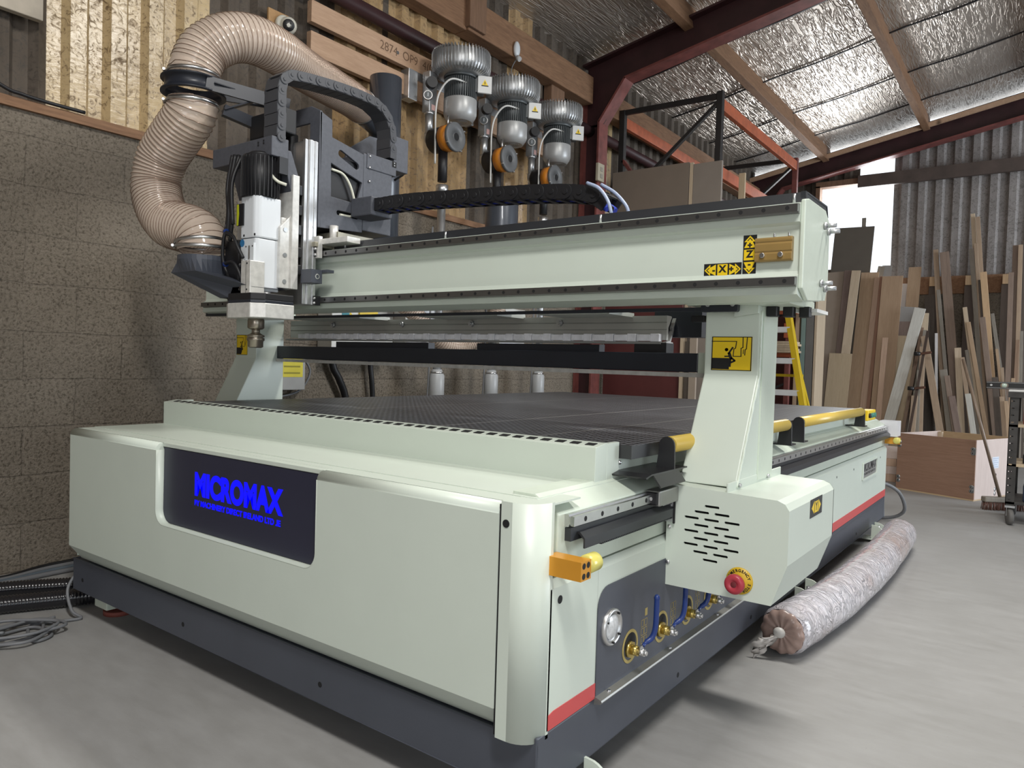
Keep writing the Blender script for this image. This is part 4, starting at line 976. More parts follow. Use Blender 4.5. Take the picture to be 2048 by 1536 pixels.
band(h1, (-1.958, .334, 1.480), (0, 0, 1), .103); band(h1, (-1.965, .333, 1.500), (-.15, 0, 1), .103, bolt=False); band(h1, (-2.078, .35, 2.088), (0, 0, 1), .103)
h2 = hose('dust_hose', '', [(-2.077, .35, 2.195), (-2.077, .351, 2.215), (-2.075, .355, 2.24), (-2.062, .39, 2.325), (-2.03, .47, 2.395), (-2.02, .58, 2.43), (-2.06, .74, 2.445), (-2.20, 1.0, 2.475), (-2.37, 1.30, 2.525), (-2.53, 1.58, 2.575), (-2.635, 1.755, 2.600)], .101, .0185)
tag(h2, 'clear ribbed dust hose looping over the ring arm and back to the wall duct', 'hose', 'ribbed dust hoses')
band(h2, (-2.077, .35, 2.21), (0, 0, 1), .103); band(h2, (-2.63, 1.75, 2.60), (-.52, .84, .11), .103, bolt=False)
# ================================================================ things on the side wall
# grey extraction duct with elbow
d = thing('extraction_duct', 'slate grey round steel duct fixed upright on the wall behind the router head', 'duct', (-2.76, 2.08, 0))
MB().box(-.22, -.09, -.03, .03, 1.75, 1.81).build('duct_bracket', BLACKM, d); MB().box(-.22, -.09, -.03, .03, 2.45, 2.51).build('duct_bracket', BLACKM, d)
b = MB(); b.lathe([(.098, 2.90), (.105, 2.90), (.105, 1.62), (.098, 1.62), (.098, 2.90)], (0, 0, 0), (0, 0, 1), 36); b.build('duct_pipe', DUCT, d)
b = MB(); b.tube(catmull([(.0, -.03, 2.585), (.045, -.12, 2.59), (.085, -.22, 2.595), (.115, -.29, 2.598)], 5), .095, 28); b.build('duct_elbow', DUCT, d)
MB().lathe([(.104, 2.30), (.109, 2.30), (.109, 2.34), (.104, 2.34)], (0, 0, 0), (0, 0, 1), 36).build('duct_band', ZINC, d)
d = thing('filter_drum', 'short slate grey cylinder fixed to the wall under the pumps behind the cable chain', 'drum', (-2.47, 3.00, 1.50))
MB().lathe([(0, 0), (.12, 0), (.122, .02), (.122, .80), (.118, .82), (0, .82)], (0, 0, 0), (0, 0, 1), 36).build('drum_body', DUCT, d)
MB().box(-.52, -.10, -.05, .05, .25, .31).build('drum_bracket', BLACKM, d)
# side channel vacuum pumps
def pump():
    r = thing('vacuum_pump', 'first vacuum pump from the left, ribbed silver ring blower hanging over its orange filter', 'pump', (-2.68, 2.74, 2.58), 0, 'side channel vacuum pumps')
    # z below is measured from the root; fan casing on top, motor hanging under
    z0 = .52; R = .205; b = MB()
    prof = [(0, z0+.155), (.12, z0+.155), (R-.02, z0+.158), (R-.004, z0+.155), (R, z0+.148), (R, z0+.055), (R-.012, z0+.028), (R-.045, z0+.005), (.10, z0+.0), (0, z0)]
    b.lathe(prof, (0, 0, 0), (0, 0, 1), 48)
    for k in range(52):
        t = 2*PI*k/52; d_ = Vector((math.cos(t), math.sin(t), 0)); e = Vector((-d_.y, d_.x, 0))
        P = [(R-.05, z0+.004), (R-.004, z0+.020), (R+.010, z0+.055), (R+.010, z0+.160), (R+.002, z0+.176), (R-.05, z0+.170), (R-.05, z0+.15), (R-.01, z0+.14), (R-.004, z0+.06), (R-.05, z0+.012)]
        m = len(P); V = [d_*q[0]+e*.0026+Vector((0, 0, q[1])) for q in P]+[d_*q[0]-e*.0026+Vector((0, 0, q[1])) for q in P]
        b.add(V, [(i, (i+1) % m, m+(i+1) % m, m+i) for i in range(m)]+[(0, 1, 8, 9), (1, 2, 8), (2, 3, 7, 8), (3, 4, 5, 6, 7)]+[(m+9, m+8, m+1, m), (m+8, m+2, m+1), (m+8, m+7, m+3, m+2), (m+7, m+6, m+5, m+4, m+3)])
    b.build('fan_casing', CASTALU, r)
    b = MB(); b.cyl((0, 0, z0-.165), (0, 0, z0+.01), .104, n=36).cyl((0, 0, z0-.012), (0, 0, z0+.01), .125, n=32)
    for k in range(44):
        t = 2*PI*k/44; d_ = Vector((math.cos(t), math.sin(t), 0)); b.obox(d_*.110+Vector((0, 0, z0-.092)), d_*.010, Vector((-d_.y, d_.x, 0))*.0016, (0, 0, .073))
    b.build('motor_body', MOTORGREY, r)
    b = MB(); b.lathe([(.119, z0-.160), (.121, z0-.165), (.121, z0-.262), (.112, z0-.285), (.090, z0-.318), (.085, z0-.318), (.06, z0-.312), (0, z0-.312)], (0, 0, 0), (0, 0, 1), 40)
    for k in range(4): b.lathe([(.018+.016*k, z0-.312), (.022+.016*k, z0-.316), (.026+.016*k, z0-.312)], (0, 0, 0), (0, 0, 1), 24)
    b.build('fan_cowl', plain('silver_grey_paint', (.40, .405, .405), .38, .3), r)
    # terminal box on the outer right, with warning sticker
    b = MB(); dx = Vector((.80, .60, 0)).normalized(); dy = Vector((-dx.y, dx.x, 0)); c = dx*.150+Vector((0, 0, z0-.055))
    b.obox(c-dx*.015, dx*.030, dy*.045, Vector((0, 0, .055))); b.build('terminal_box', MOTORGREY, r, bevel=.004)
    dx2 = Vector((.78, -.62, 0)).normalized(); dy2 = Vector((-dx2.y, dx2.x, 0)); c2 = dx*.158+Vector((.01, -.0, z0-.055))
    b = MB(); b.obox(c2+dx2*.034, dx2*.010, dy2*.052, Vector((0, 0, .062))); lid = b.build('terminal_lid', plain('pale_lid', (.58, .58, .57), .4), r, bevel=.004)
    f = c2+dx2*.0446
    b = MB(); b.mat(0).add([f+dy2*q[0]+Vector((0, 0, q[1])) for q in ((-.026, -.012), (.026, -.012), (0, .036))], [(0, 1, 2)]); b.mat(1).add([f+dx2*.0006+dy2*q[0]+Vector((0, 0, q[1])) for q in ((-.026, -.014), (.026, -.014), (.026, -.006), (-.026, -.006))], [(0, 1, 2, 3)])
    b.add([f+dx2*.0006+dy2*q[0]+Vector((0, 0, q[1])) for q in ((-.003, .0), (.003, .0), (.003, .02), (-.003, .02))], [(0, 1, 2, 3)])
    b.build('warning_sticker', [YEL, INK], lid)
    b = MB(); b.tube(catmull([dx*.13-dy2*.05+Vector((.02, -.06, z0-.06)), (.06, -.17, z0-.07), (-.0, -.22, z0-.16), (-.02, -.235, z0-.28), (-.02, -.235, z0-.45), (-.03, -.22, z0-.66)], 8), .007, 8); b.build('motor_cable', plain('light_cable', (.58, .58, .56), .4), r)
    # mounting bracket, silencer box, gauge, relief valve
    b = MB(); b.box(-.28, -.20, -.33, -.24, z0-.20, z0+.01).box(-.28, -.24, -.25, .12, z0-.03, z0+.03); b.build('wall_bracket', ZINC, r, bevel=.003)
    b = MB(); b.box(-.19, -.12, -.20, -.12, z0-.27, z0+.02); mf = b.build('manifold_block', CASTALU, r, bevel=.005)
    b = MB(); b.cyl((-.12, -.19, z0-.075), (-.08, -.215, z0-.075), .040, n=20); b.build('silencer', BLACK, mf)
    b = MB(); b.mat(0).cyl((-.13, -.20, z0-.165), (-.11, -.225, z0-.165), .032, n=22).mat(1).cyl((-.11, -.225, z0-.165), (-.1095, -.2256, z0-.165), .027, n=22).mat(2).bar((-.1085, -.226, z0-.175), (-.108, -.2262, z0-.15), .004, .002)
    b.build('pressure_gauge', [STEEL, MOTORGREY, WHITE], mf)
    MB().box(-.119, -.117, -.175, -.14, z0-.255, z0-.215).build('manifold_label', plain('red_white_label', (.55, .35, .33), .5), mf)
    b = MB(); b.cyl((-.15, -.165, z0-.27), (-.15, -.165, z0-.43), .030, n=18).cyl((-.15, -.165, z0-.285), (-.15, -.165, z0-.265), .038, n=18)
    b.tube(catmull([(-.15, -.165, z0-.42), (-.15, -.165, z0-.455), (-.135, -.165, z0-.475), (-.10, -.165, z0-.48)], 5), .033, 16); b.build('elbow_pipe', ZINC, r)
    # filter canister: black body, orange label band, grey disc end
    fc = Vector((0, -.15, z0-.475))
    b = MB(); b.lathe([(0, -.13), (.075, -.125), (.088, -.11), (.088, .075), (.0, .075)], fc+Vector((.0, 0, 0)), (1, 0, 0), 32); fb_ = b.build('filter_body', BLACK, r)
    MB().lathe([(.0885, .0), (.093, .0), (.093, .075), (.0885, .075)], fc, (1, 0, 0), 32).build('filter_label', FILTER, fb_)
    b = MB(); b.mat(0).lathe([(0, .104), (.028, .104), (.028, .096), (.035, .096), (.035, .104), (.095, .104), (.102, .100), (.102, .082), (.088, .075), (.0, .075)], fc, (1, 0, 0), 36).mat(1).cyl(fc+Vector((.1035, 0, 0)), fc+Vector((.1042, 0, 0)), .027, n=24)
    for t in (.6, 2.2, 3.7, 5.3): b.mat(2).cyl(fc+Vector((.085, .104*math.cos(t), .104*math.sin(t))), fc+Vector((.106, .104*math.cos(t), .104*math.sin(t))), .006, n=8)
    b.build('filter_lid', [plain('lid_grey', (.11, .115, .12), .45), HOLE, STEEL], fb_)
    MB().cyl(fc+Vector((.02, 0, .085)), fc+Vector((.02, 0, .16)), .008, n=8).build('filter_nipple', STEEL, fb_)
    b = MB(); b.cyl(fc+Vector((-.02, 0, -.30)), fc+Vector((-.02, 0, -.08)), .034, n=20); b.build('outlet_stub', BLACK, r)
    return r
p1 = pump()
dup(p1, (-2.68, 3.375, 2.58), 'second vacuum pump from the left, ribbed silver ring blower between the other two')
dup(p1, (-2.68, 4.03, 2.58), 'third vacuum pump from the left, ribbed silver ring blower beside the red steel post')
# suction pipes that drop from each filter to the floor
def pipe(y, lab):
    r = thing('suction_pipe', lab, 'pipe', (-2.70, y, 0), 0, 'suction pipes under the vacuum pumps')
    b = MB(); b.cyl((0, 0, .95), (0, 0, 2.20), .030, n=20); b.build('pipe_tube', ZINC, r)
    b = MB(); b.lathe([(.0, 2.18), (.044, 2.18), (.044, 2.23), (.038, 2.235), (.038, 2.25), (.044, 2.255), (.044, 2.30), (.0, 2.30)], (0, 0, 0), (0, 0, 1), 24); b.build('pipe_coupling', ALU, r)
    b = MB(); b.lathe([(.0, .985), (.036, .985), (.042, .965), (.055, .94), (.055, .60), (0, .60)], (0, 0, 0), (0, 0, 1), 24); rf = b.build('rubber_sleeve', plain('grey_sleeve', (.40, .41, .42), .35), r)
    MB().lathe([(.043, .955), (.047, .955), (.047, .968), (.043, .968)], (0, 0, 0), (0, 0, 1), 24).build('sleeve_clip', STEEL, rf)
    MB().cyl((0, 0, 0), (0, 0, .62), .05, n=20).build('pipe_foot', BLACK, r)
    MB().tube(catmull([(-.035, -.05, 2.0), (-.03, -.055, 1.4), (-.035, -.05, .95), (-.05, -.06, .5), (-.06, -.05, .05)], 6), .007, 8).build('pipe_cable', GREYCABLE, r)
    return r
a = pipe(2.59, 'galvanised suction pipe dropping from the first orange filter on the left')
pipe(3.225, 'galvanised suction pipe dropping from the middle orange filter')
pipe(3.88, 'galvanised suction pipe dropping from the third filter beside the red steel post')
# pallet boards on the cladding
def wallboard(y0, z0, y1, z1, w, lab, txt=None):
    r = thing('wall_board', lab, 'board', (XW+.0, y0, z0), 0, 'pale boards carrying the pumps')
    b = MB(); d_ = Vector((0, y1-y0, z1-z0)); L = d_.length; d_.normalize(); u = Vector((0, -d_.z, d_.y))
    b.obox(Vector((.04, 0, 0))+d_*L/2, d_*L/2, u*w/2, (.022, 0, 0)); o = b.build('board', PALE, r, bevel=.003)
    for t in (.28, .60, .80):
        MB().cyl((.062, (y1-y0)*t*L/L, (z1-z0)*t), (.066, (y1-y0)*t, (z1-z0)*t), .012, n=12).build('coach_screw', STEEL, r)
    if txt:
        c = Vector((.0626, 0, 0))+d_*L*.33+u*.0; text('stencil_numbers', txt, plain('faded_stencil', (.17, .10, .06), .8), r, .085, frame(c, d_, u), .0003, ax='CENTER', ay='CENTER')
    return r
wallboard(1.60, 3.20, 4.25, 3.20, .135, 'upper pale pallet board on the wall, with stencilled numbers', '2874  OP9  4(0)4')
wallboard(1.60, 3.005, 4.25, 3.005, .145, 'lower pale pallet board on the wall, full of knots')
# security camera
c = thing('security_camera', 'white dome security camera on a small plywood square high on the wall', 'camera', (XW, 1.405, 3.03))
MB().box(.028, .044, -.10, .07, -.09, .075).build('mounting_board', wood('camera_board', (.30, .17, .07), (.42, .25, .11), (1, 12, 12)), c, bevel=.002)
b = MB(); b.lathe([(0, 0), (.058, 0), (.058, .022), (.050, .030), (0, .030)], (.044, 0, 0), (1, 0, 0), 28); b.build('camera_base', plain('camera_white', (.62, .60, .52), .35), c)
o = Vector((.085, .01, -.004)); b = MB(); b.sphere(o, .050, 24); dm = b.build('camera_dome', plain('camera_shell', (.64, .62, .54), .3), c)
n_ = Vector((.72, -.48, -.28)).normalized()
b = MB(); b.lathe([(0, .047), (.030, .047), (.034, .042), (.034, .030), (0, .03)], o, n_, 24); b.build('camera_eye', BLACK, dm)
b = MB(); b.lathe([(.008, .0475), (.015, .049), (.015, .047)], o, n_, 20); b.build('camera_lens', plain('lens_glass', (.02, .02, .03), .05), dm)
c = thing('motion_sensor', 'white oval sensor on the eave timber near the red rafter', 'sensor', (XW+.13, 3.62, 3.60))
MB().sphere((.02, 0, .06), .035, 16, (.7, 1, 1.9)).build('sensor_body', WHITE, c); MB().cyl((.03, 0, -.01), (.055, 0, -.03), .022, .02, n=14).build('sensor_eye', plain('sensor_lens', (.5, .5, .5), .3), c)
MB().tube(catmull([(.01, .02, 0), (0, -.04, -.12), (.0, -.02, -.28)], 5), .004, 6).build('sensor_cable', GREYCABLE, c)
c = thing('switch_box', 'small beige double switch box on the red steel post', 'switch', (XW+.212, 4.93, 2.84))
MB().box(0, .03, -.06, .06, 0, .17).build('switch_case', plain('old_beige', (.42, .38, .29), .5), c, bevel=.004)
for z in (.05, .115): MB().box(.03, .036, -.02, .02, z-.02, z+.02).build('switch_rocker', plain('rocker', (.30, .28, .24), .5), c, bevel=.002)
# white electrical boxes with isolator
c = thing('control_cabinet', 'white electrical cabinet with yellow and red isolator switch on the block wall', 'electrical cabinet', (XW, 1.99, 1.06))
MB().box(0, .14, -.24, .30, 0, .40).build('cabinet_case', plain('cabinet_white', (.70, .70, .67), .4), c, bevel=.004)
iso = MB().box(.14, .155, -.02, .14, .20, .40).build('isolator_plate', plain('isolator_yellow', (.75, .55, .05), .4), c)
MB().cyl((.155, .10, .36), (.185, .10, .36), .035, n=20).build('isolator_knob', REDP, iso)
MB().box(.14, .143, -.16, -.10, .22, .40).build('cabinet_label', plain('teal_label', (.05, .25, .30), .5), c)
MB().prism([(-.12, .21), (-.02, .21), (-.09, .29)], 'yz', .1405, .142).build('hazard_triangle', YEL, c)
def ebox(y, z, w, h, lab):
    c = thing('junction_case', lab, 'electrical box', (XW, y, z), 0, 'white junction boxes behind the gantry')
    MB().box(0, .12, -w/2, w/2, 0, h).build('box_case', plain('box_white', (.66, .66, .63), .4), c, bevel=.004)
    MB().box(.12, .123, -w/2+.02, w/2-.02, .03, h-.03).build('box_cover', WHITE, c, bevel=.001)
    MB().box(.123, .126, w*.1, w*.2, h*.45, h*.55).build('box_latch', BLACK, c)
    return c
ebox(2.60, 1.10, .34, .36, 'white junction box on the wall right of the yellow and red isolator')
ebox(3.72, 1.17, .36, .34, 'white junction box on the wall between the second and third suction pipes')
MB_ = thing('warning_box', 'grey switch box with a yellow warning label, low on the wall behind the left column', 'electrical box', (XW, 1.47, .89))
MB().box(0, .09, -.13, .12, -.05, .22).build('box_case', plain('box_grey', (.36, .36, .35), .5), MB_, bevel=.004)
MB().box(.09, .0915, -.06, .10, .03, .17).build('yellow_label', plain('label_yellow', (.70, .60, .03), .5), MB_)
MB().box(.0915, .0920, -.04, .08, .05, .06).box(.0915, .0920, -.04, .08, .09, .10).box(.0915, .092, -.04, .06, .13, .14).build('label_lines', plain('label_olive', (.32, .28, .02), .6), MB_)
MB().tube(catmull([(.05, .12, .17), (.06, .18, .06), (.05, .10, -.06), (.04, -.10, -.10), (.03, -.3, -.12)], 8), .007, 8).build('box_cable', GREYCABLE, MB_)
for i, (y, yb, lab) in enumerate(((1.83, 1.96, 'left of two black flexible hoses hanging down the block wall'), (2.16, 2.20, 'right of two black flexible hoses hanging down the block wall'))):
    o = MB().tube(catmull([(XW+.05, y, 1.20), (XW+.05, y+.01, 1.0), (XW+.055, (y+yb)/2, .9), (XW+.05, yb, .75), (XW+.06, yb+.02, .4), (XW+.12, yb+.05, .03)], 8), .024 if i == 0 else .018, 12).build('wall_hose', BLACK); tag(o, lab, 'hose', 'black hoses on the block wall')
h3 = hose('vacuum_hose', '', [(-2.47, 2.985, 1.475), (-2.47, 2.98, 1.42), (-2.485, 2.93, 1.34), (-2.52, 2.84, 1.24), (-2.57, 2.72, 1.16), (-2.60, 2.56, 1.17), (-2.66, 2.42, 1.28), (-2.70, 2.33, 1.38), (-2.74, 2.2, 1.46), (-2.76, 2.10, 1.58)], .06, .0155)
tag(h3, 'clear ribbed hose drooping under the gantry from wall drum to grey duct', 'hose', 'ribbed dust hoses')
o = MB().tube(catmull([(XW+.05, -.6, 2.52), (XW+.05, -.3, 2.33), (XW+.045, -.057, 2.215), (XW+.04, .03, 2.200), (XW+.035, .14, 2.196), (XW+.035, .30, 2.196)], 8), .009, 8).build('wall_cable', BLACK); tag(o, 'dark cable sagging across the cladding at the upper left', 'cable')
b = MB(); b.obox((XW+.03, -.22, 2.635), (0, .33, 0), (0, 0, .08), (.02, 0, 0)); o = b.build('cladding_board', plain('whitewashed_board', (.42, .37, .30), .7, var=.2), None, bevel=.004); tag(o, 'pale board fixed across the cladding at the top left corner', 'board')
# ================================================================ timber against the gable, racks, sheets
def pw(n, d, l, rough=.6): return wood(n, [d[0]*1.30, d[1]*1.40, d[2]*1.45], [l[0]*1.30, l[1]*1.40, l[2]*1.45], (16, 16, 1.3), rough, var=.06)
PL = {'dk': pw('dark_brown_board', (.045, .028, .020), (.075, .048, .034)), 'dk2': pw('dark_timber', (.050, .036, .028), (.090, .066, .052)),
 'mdf': plain('pale_mdf', (.36, .295, .235), .7, var=.05), 'grey': plain('dark_grey_panel', (.125, .108, .088), .7, var=.06), 'gr2': pw('grey_batten', (.14, .115, .09), (.24, .20, .165)),
 'purp': pw('purplish_hardwood', (.13, .085, .07), (.21, .145, .12)), 'pale': pw('pale_softwood', (.36, .26, .175), (.50, .38, .27)), 'sand': pw('sandy_plywood', (.34, .24, .15), (.43, .32, .21)),
 'tanb': pw('tan_board', (.30, .19, .115), (.40, .27, .175)), 'tan2': pw('tan_sheet', (.27, .165, .10), (.35, .23, .145)), 'pinkw': pw('pinkish_board', (.34, .21, .145), (.45, .30, .215)),
 'grl': plain('grey_white_board', (.30, .29, .28), .6, var=.08), 'redb': pw('reddish_strip', (.20, .095, .06), (.29, .15, .095)), 'white': plain('white_strip', (.66, .64, .64), .5), 'whitew': pw('whitewashed_plank', (.34, .30, .26), (.50, .46, .41)),
 'brn': pw('brown_lath', (.15, .09, .06), (.23, .145, .10)), 'brn2': pw('brown_plank', (.15, .10, .075), (.24, .165, .125)), 'brn3': pw('light_brown_batten', (.25, .165, .11), (.36, .25, .17)), 'orw': pw('orange_brown_batten', (.36, .22, .12), (.48, .31, .18))}
PLANKS = [
(-1.881,9.918,2.742,-1.765,9.452,0.091,0.050,'dk','dark brown board edge-on beside the green glass-like sheet'),
(-1.639,9.618,2.443,-1.542,9.203,0.352,0.018,'mdf','wide pale grey-brown panel left of the window panel, second from the grey strip'),
(-1.728,9.824,2.507,-1.634,9.398,0.467,0.018,'dk','dark panel edging behind the wide pale panel'),
(-1.462,9.862,3.095,-1.526,9.336,0.515,0.018,'grey','tall dark grey panel standing up in front of the bright window'),
(-1.356,9.925,3.229,-1.219,9.376,0.053,0.030,'gr2','thin grey batten poking up in the window beside the tall dark panel'),
(-1.444,9.582,2.457,-1.499,9.164,0.130,0.020,'purp','purplish brown board in front of the tall dark grey panel'),
(-1.353,9.544,2.447,-1.456,9.128,0.112,0.020,'pale','pale narrow board right of the purplish brown one'),
(-1.452,9.300,1.303,-1.477,9.079,0.288,0.018,'sand','short sandy board at the foot of the tall dark grey panel'),
(-1.207,9.706,2.432,-1.268,9.293,0.225,0.020,'tanb','tan board just right of the tall dark grey panel'),
(-1.094,9.650,2.352,-1.172,9.250,0.085,0.030,'pinkw','narrow pinkish board beside the tan board'),
(-1.098,9.888,2.531,-1.421,9.458,0.087,0.020,'gr2','grey-brown stub poking above the tan boards at the window edge'),
(-1.036,9.925,2.546,-1.130,9.492,0.122,0.020,'grl','pale grey stub poking above the tan boards at the window edge'),
(-1.043,9.606,2.359,-1.097,9.205,0.042,0.030,'redb','thin reddish strip, left of a pair, beside the wide tan sheet'),
(-0.998,9.558,2.351,-1.036,9.158,0.042,0.030,'tanb','thin tan strip, right of a pair, beside the wide tan sheet'),
(-0.895,9.514,2.348,-0.917,9.115,0.250,0.018,'tan2','wide tan sheet leaning below the right edge of the window'),
(-0.916,9.300,1.522,-0.929,9.041,0.066,0.020,'pinkw','short pink-grained batten against the wide tan sheet'),
(-0.838,9.920,2.261,-0.813,9.536,0.077,0.012,'grl','narrow grey-white strip between the tan sheet and the white strip'),
(-0.787,9.900,2.285,-0.840,9.512,0.086,0.012,'white','bright white narrow strip right of the window'),
(-0.681,9.850,2.497,-0.705,9.425,0.152,0.020,'tanb','plain tan board standing proud right of the white strip'),
(-0.731,9.606,1.934,-0.889,9.277,0.300,0.018,'grl','grey-white panel offcut right of the wide tan sheet'),
(-0.728,9.488,1.551,-0.780,9.224,0.280,0.018,'sand','sandy panel below the purplish strip, right of the wide tan sheet'),
(-0.732,9.544,1.745,-0.756,9.247,0.282,0.012,'purp','purplish panel showing as a strip above the sandy panel'),
(-0.527,9.300,1.887,-0.862,8.979,0.128,0.030,'whitew','long whitewashed plank leaning steeply to the right across the panels'),
(-0.502,9.356,1.654,-0.670,9.075,0.040,0.020,'brn','narrow brown lath left, just beside the whitewashed plank'),
(-0.462,9.318,1.620,-0.592,9.043,0.040,0.020,'gr2','grey lath next to the narrow brown one by the whitewashed plank'),
(-0.491,9.600,1.766,-0.497,9.300,0.098,0.030,'dk2','dark brown board behind the grey laths'),
(-0.494,9.850,2.115,-0.392,9.490,0.117,0.030,'dk2','tall dark board behind the bunch of laths, under a timber bracket'),
(-0.488,9.500,1.850,-0.483,9.186,0.073,0.020,'pale','pale plank with a broken top beside the dark board'),
(-0.457,9.218,1.532,-0.141,8.957,0.079,0.030,'brn3','light brown plank crossing down to the right over the bunch'),
(-0.466,9.156,1.404,-0.409,8.917,0.055,0.030,'brn3','short upright light brown batten in front of the bunch'),
(-0.481,9.064,1.106,-0.438,8.876,0.039,0.020,'gr2','thin grey lath left of the upright batten'),
(-0.501,8.978,0.787,-0.508,8.844,0.070,0.030,'brn3','shortest light brown offcut at the left of the bunch'),
(-0.347,9.400,1.586,-0.252,9.130,0.032,0.010,'white','thin white strip in the dark gap of the timber row'),
(-0.443,9.800,2.702,-0.168,9.341,0.058,0.040,'brn3','tall light brown post, left of the wide brown plank'),
(-0.339,9.750,2.656,-0.005,9.299,0.107,0.030,'brn2','wide brown plank leaning against the gable, cut square on top'),
(-0.370,9.600,2.153,-0.071,9.234,0.041,0.030,'gr2','grey-brown batten under the wide brown plank'),
(-0.231,9.212,1.115,-0.058,9.022,0.078,0.030,'gr2','short grey board at the foot of the wide brown plank'),
(-0.183,9.144,1.042,0.006,8.967,0.054,0.030,'brn2','short brown board with a slanted top at the foot of the wide plank'),
(-0.112,9.064,0.793,0.053,8.929,0.069,0.020,'purp','stub of purplish board right of the slanted top board'),
(-0.096,9.306,1.394,0.038,9.069,0.070,0.030,'pale','pale square post behind the broom handle tip'),
(-0.037,9.238,1.276,0.168,9.021,0.046,0.020,'brn3','light brown lath right beside the broom handle tip'),
(0.054,9.050,0.833,0.203,8.908,0.060,0.020,'whitew','short whitish board left of the broom handle'),
(-0.059,9.512,1.913,0.249,9.187,0.048,0.030,'pale','pale lath in the middle of the row, half height'),
(-0.008,9.438,1.719,0.326,9.146,0.047,0.030,'tanb','tan lath just right of the half height pale lath'),
(-0.006,9.388,1.373,0.226,9.155,0.039,0.020,'gr2','greenish grey lath behind the half height laths'),
(-0.039,9.750,2.681,0.261,9.294,0.048,0.030,'gr2','tall grey-green lath left of the two tallest battens'),
(-0.051,9.874,3.152,0.276,9.338,0.049,0.030,'pale','tallest pale batten against the gable sheets'),
(0.009,9.820,3.098,0.330,9.293,0.049,0.030,'brn3','second tallest batten, right of the tallest one'),
(0.010,9.712,2.742,0.298,9.246,0.040,0.030,'brn3','batten between and in front of the two tallest'),
(0.118,9.540,2.348,0.394,9.141,0.071,0.040,'orw','bright orange-brown square batten with a clean top'),
(0.092,9.584,2.261,0.350,9.200,0.055,0.030,'dk2','dark brown lath left of the orange-brown batten'),
(0.146,9.312,1.771,0.404,9.011,0.061,0.030,'brn2','brown board behind the right of the orange-brown batten'),
(0.230,9.600,1.839,0.547,9.287,0.039,0.020,'gr2','thin grey cane leaning right of the orange-brown batten'),
(0.310,9.312,1.388,0.509,9.076,0.030,0.020,'tanb','thin tan lath over the right end of the row'),
(0.380,9.200,1.164,0.492,9.002,0.030,0.020,'brn3','thinnest brown lath near the trolley'),
(0.315,9.112,1.042,0.428,8.935,0.060,0.030,'dk2','dark reddish board behind the spirit level end'),
(0.397,9.032,0.820,0.486,8.893,0.044,0.020,'brn3','short light brown lath below the spirit level'),
(0.440,8.988,0.771,0.537,8.857,0.037,0.020,'tanb','short tan lath next to the trolley top'),
(0.399,9.764,2.361,0.449,9.363,0.055,0.030,'brn2','tall grey-brown post left of the right-hand pair'),
(0.427,9.880,2.712,0.490,9.419,0.063,0.040,'brn2','left post of the tall pair at the right edge'),
(0.480,9.826,2.707,0.541,9.366,0.047,0.040,'brn3','right post of the tall pair at the right edge'),
(0.502,9.900,2.766,0.606,9.430,0.040,0.030,'dk2','dark post cut by the right edge of the row'),
(0.516,9.294,1.497,0.526,9.039,0.037,0.030,'pinkw','pinkish lath standing behind the spirit level'),
(0.551,9.276,1.604,0.599,9.003,0.030,0.020,'gr2','grey lath right of the pinkish one behind the level'),
(0.496,9.152,1.042,0.438,8.975,0.037,0.020,'tanb','stub of tan batten peeping over the spirit level')
]
for xt, yt, zt, xb, yb, w, th, col, lab in PLANKS:
    bot = Vector((xb, yb, 0)); top = Vector((xt, yt, zt)); z = (top-bot).normalized(); x = Vector((0, -1, 0)).cross(z).normalized(); x = -x if x.x < 0 else x
    y = z.cross(x).normalized(); L = (top-bot).length
    zmin = -min((x*sx*w/2+y*sy*th/2).z for sx in (-1, 1) for sy in (-1, 1))
    o = MB().box(-w/2, w/2, -th/2, th/2, 0, L).build('timber_board' if w < .2 else 'plywood_sheet', PL[col], None, bevel=.002)
    o.matrix_world = Matrix(((x.x, y.x, z.x, xb), (x.y, y.y, z.y, yb), (x.z, y.z, z.z, zmin), (0, 0, 0, 1)))
    tag(o, lab, 'board' if w < .2 else 'panel', 'timber leaning on the gable wall')
# two old sash cramps among the laths
def cramp(px, py_, tz, tx, lab):
    c = thing('sash_cramp', lab, 'clamp', (px, py_, 0), 0, 'rusty sash cramps')
    d_ = Vector((tx, .25, tz)); L = d_.length; d_.normalize()
    MB().bar((0, 0, .01), d_*L, .03, .012, (0, 1, 0)).build('cramp_bar', plain('rusty_bar', (.08, .055, .045), .6, .5, var=.3), c)
    for t in (.55, .82): 
        j = MB().bar(d_*L*t+Vector((-.03, -.03, 0)), d_*L*t+Vector((.09, -.03, .02)), .03, .04, (0, 1, 0)).build('cramp_jaw', plain('rusty_jaw', (.12, .055, .035), .6, .4, var=.3), c, bevel=.008)
        MB().cyl(d_*L*t+Vector((-.10, -.03, 0)), d_*L*t+Vector((-.03, -.03, 0)), .025, n=12).build('cramp_screw', BLACKM, j)
    return c
cramp(-.56, 8.80, 1.60, .16, 'rusty sash cramp leaning among the brown laths')
# timber arms that stick out of the gable rail, each with its dark strut
def arm(x, lab, first=None):
    a = thing('wall_bracket', lab, 'bracket', (x, 9.97, 0), 0, 'timber arms on the gable rail')
    MB().box(-.05, .05, 0, .19, 2.25, 2.375).build('arm_beam', PL['orw'], a, bevel=.003)
    MB().box(-.06, .06, .05, .19, 0, 2.25).build('arm_partition', PL['dk'], a)
    return a
a1 = arm(-.47, 'left of the three pale timber arm ends on the gable rail')
dup(a1, (-.057, 9.97, 0), 'middle of the three pale timber arm ends on the gable rail'); dup(a1, (.35, 9.97, 0), 'right of the three pale timber arm ends on the gable rail')
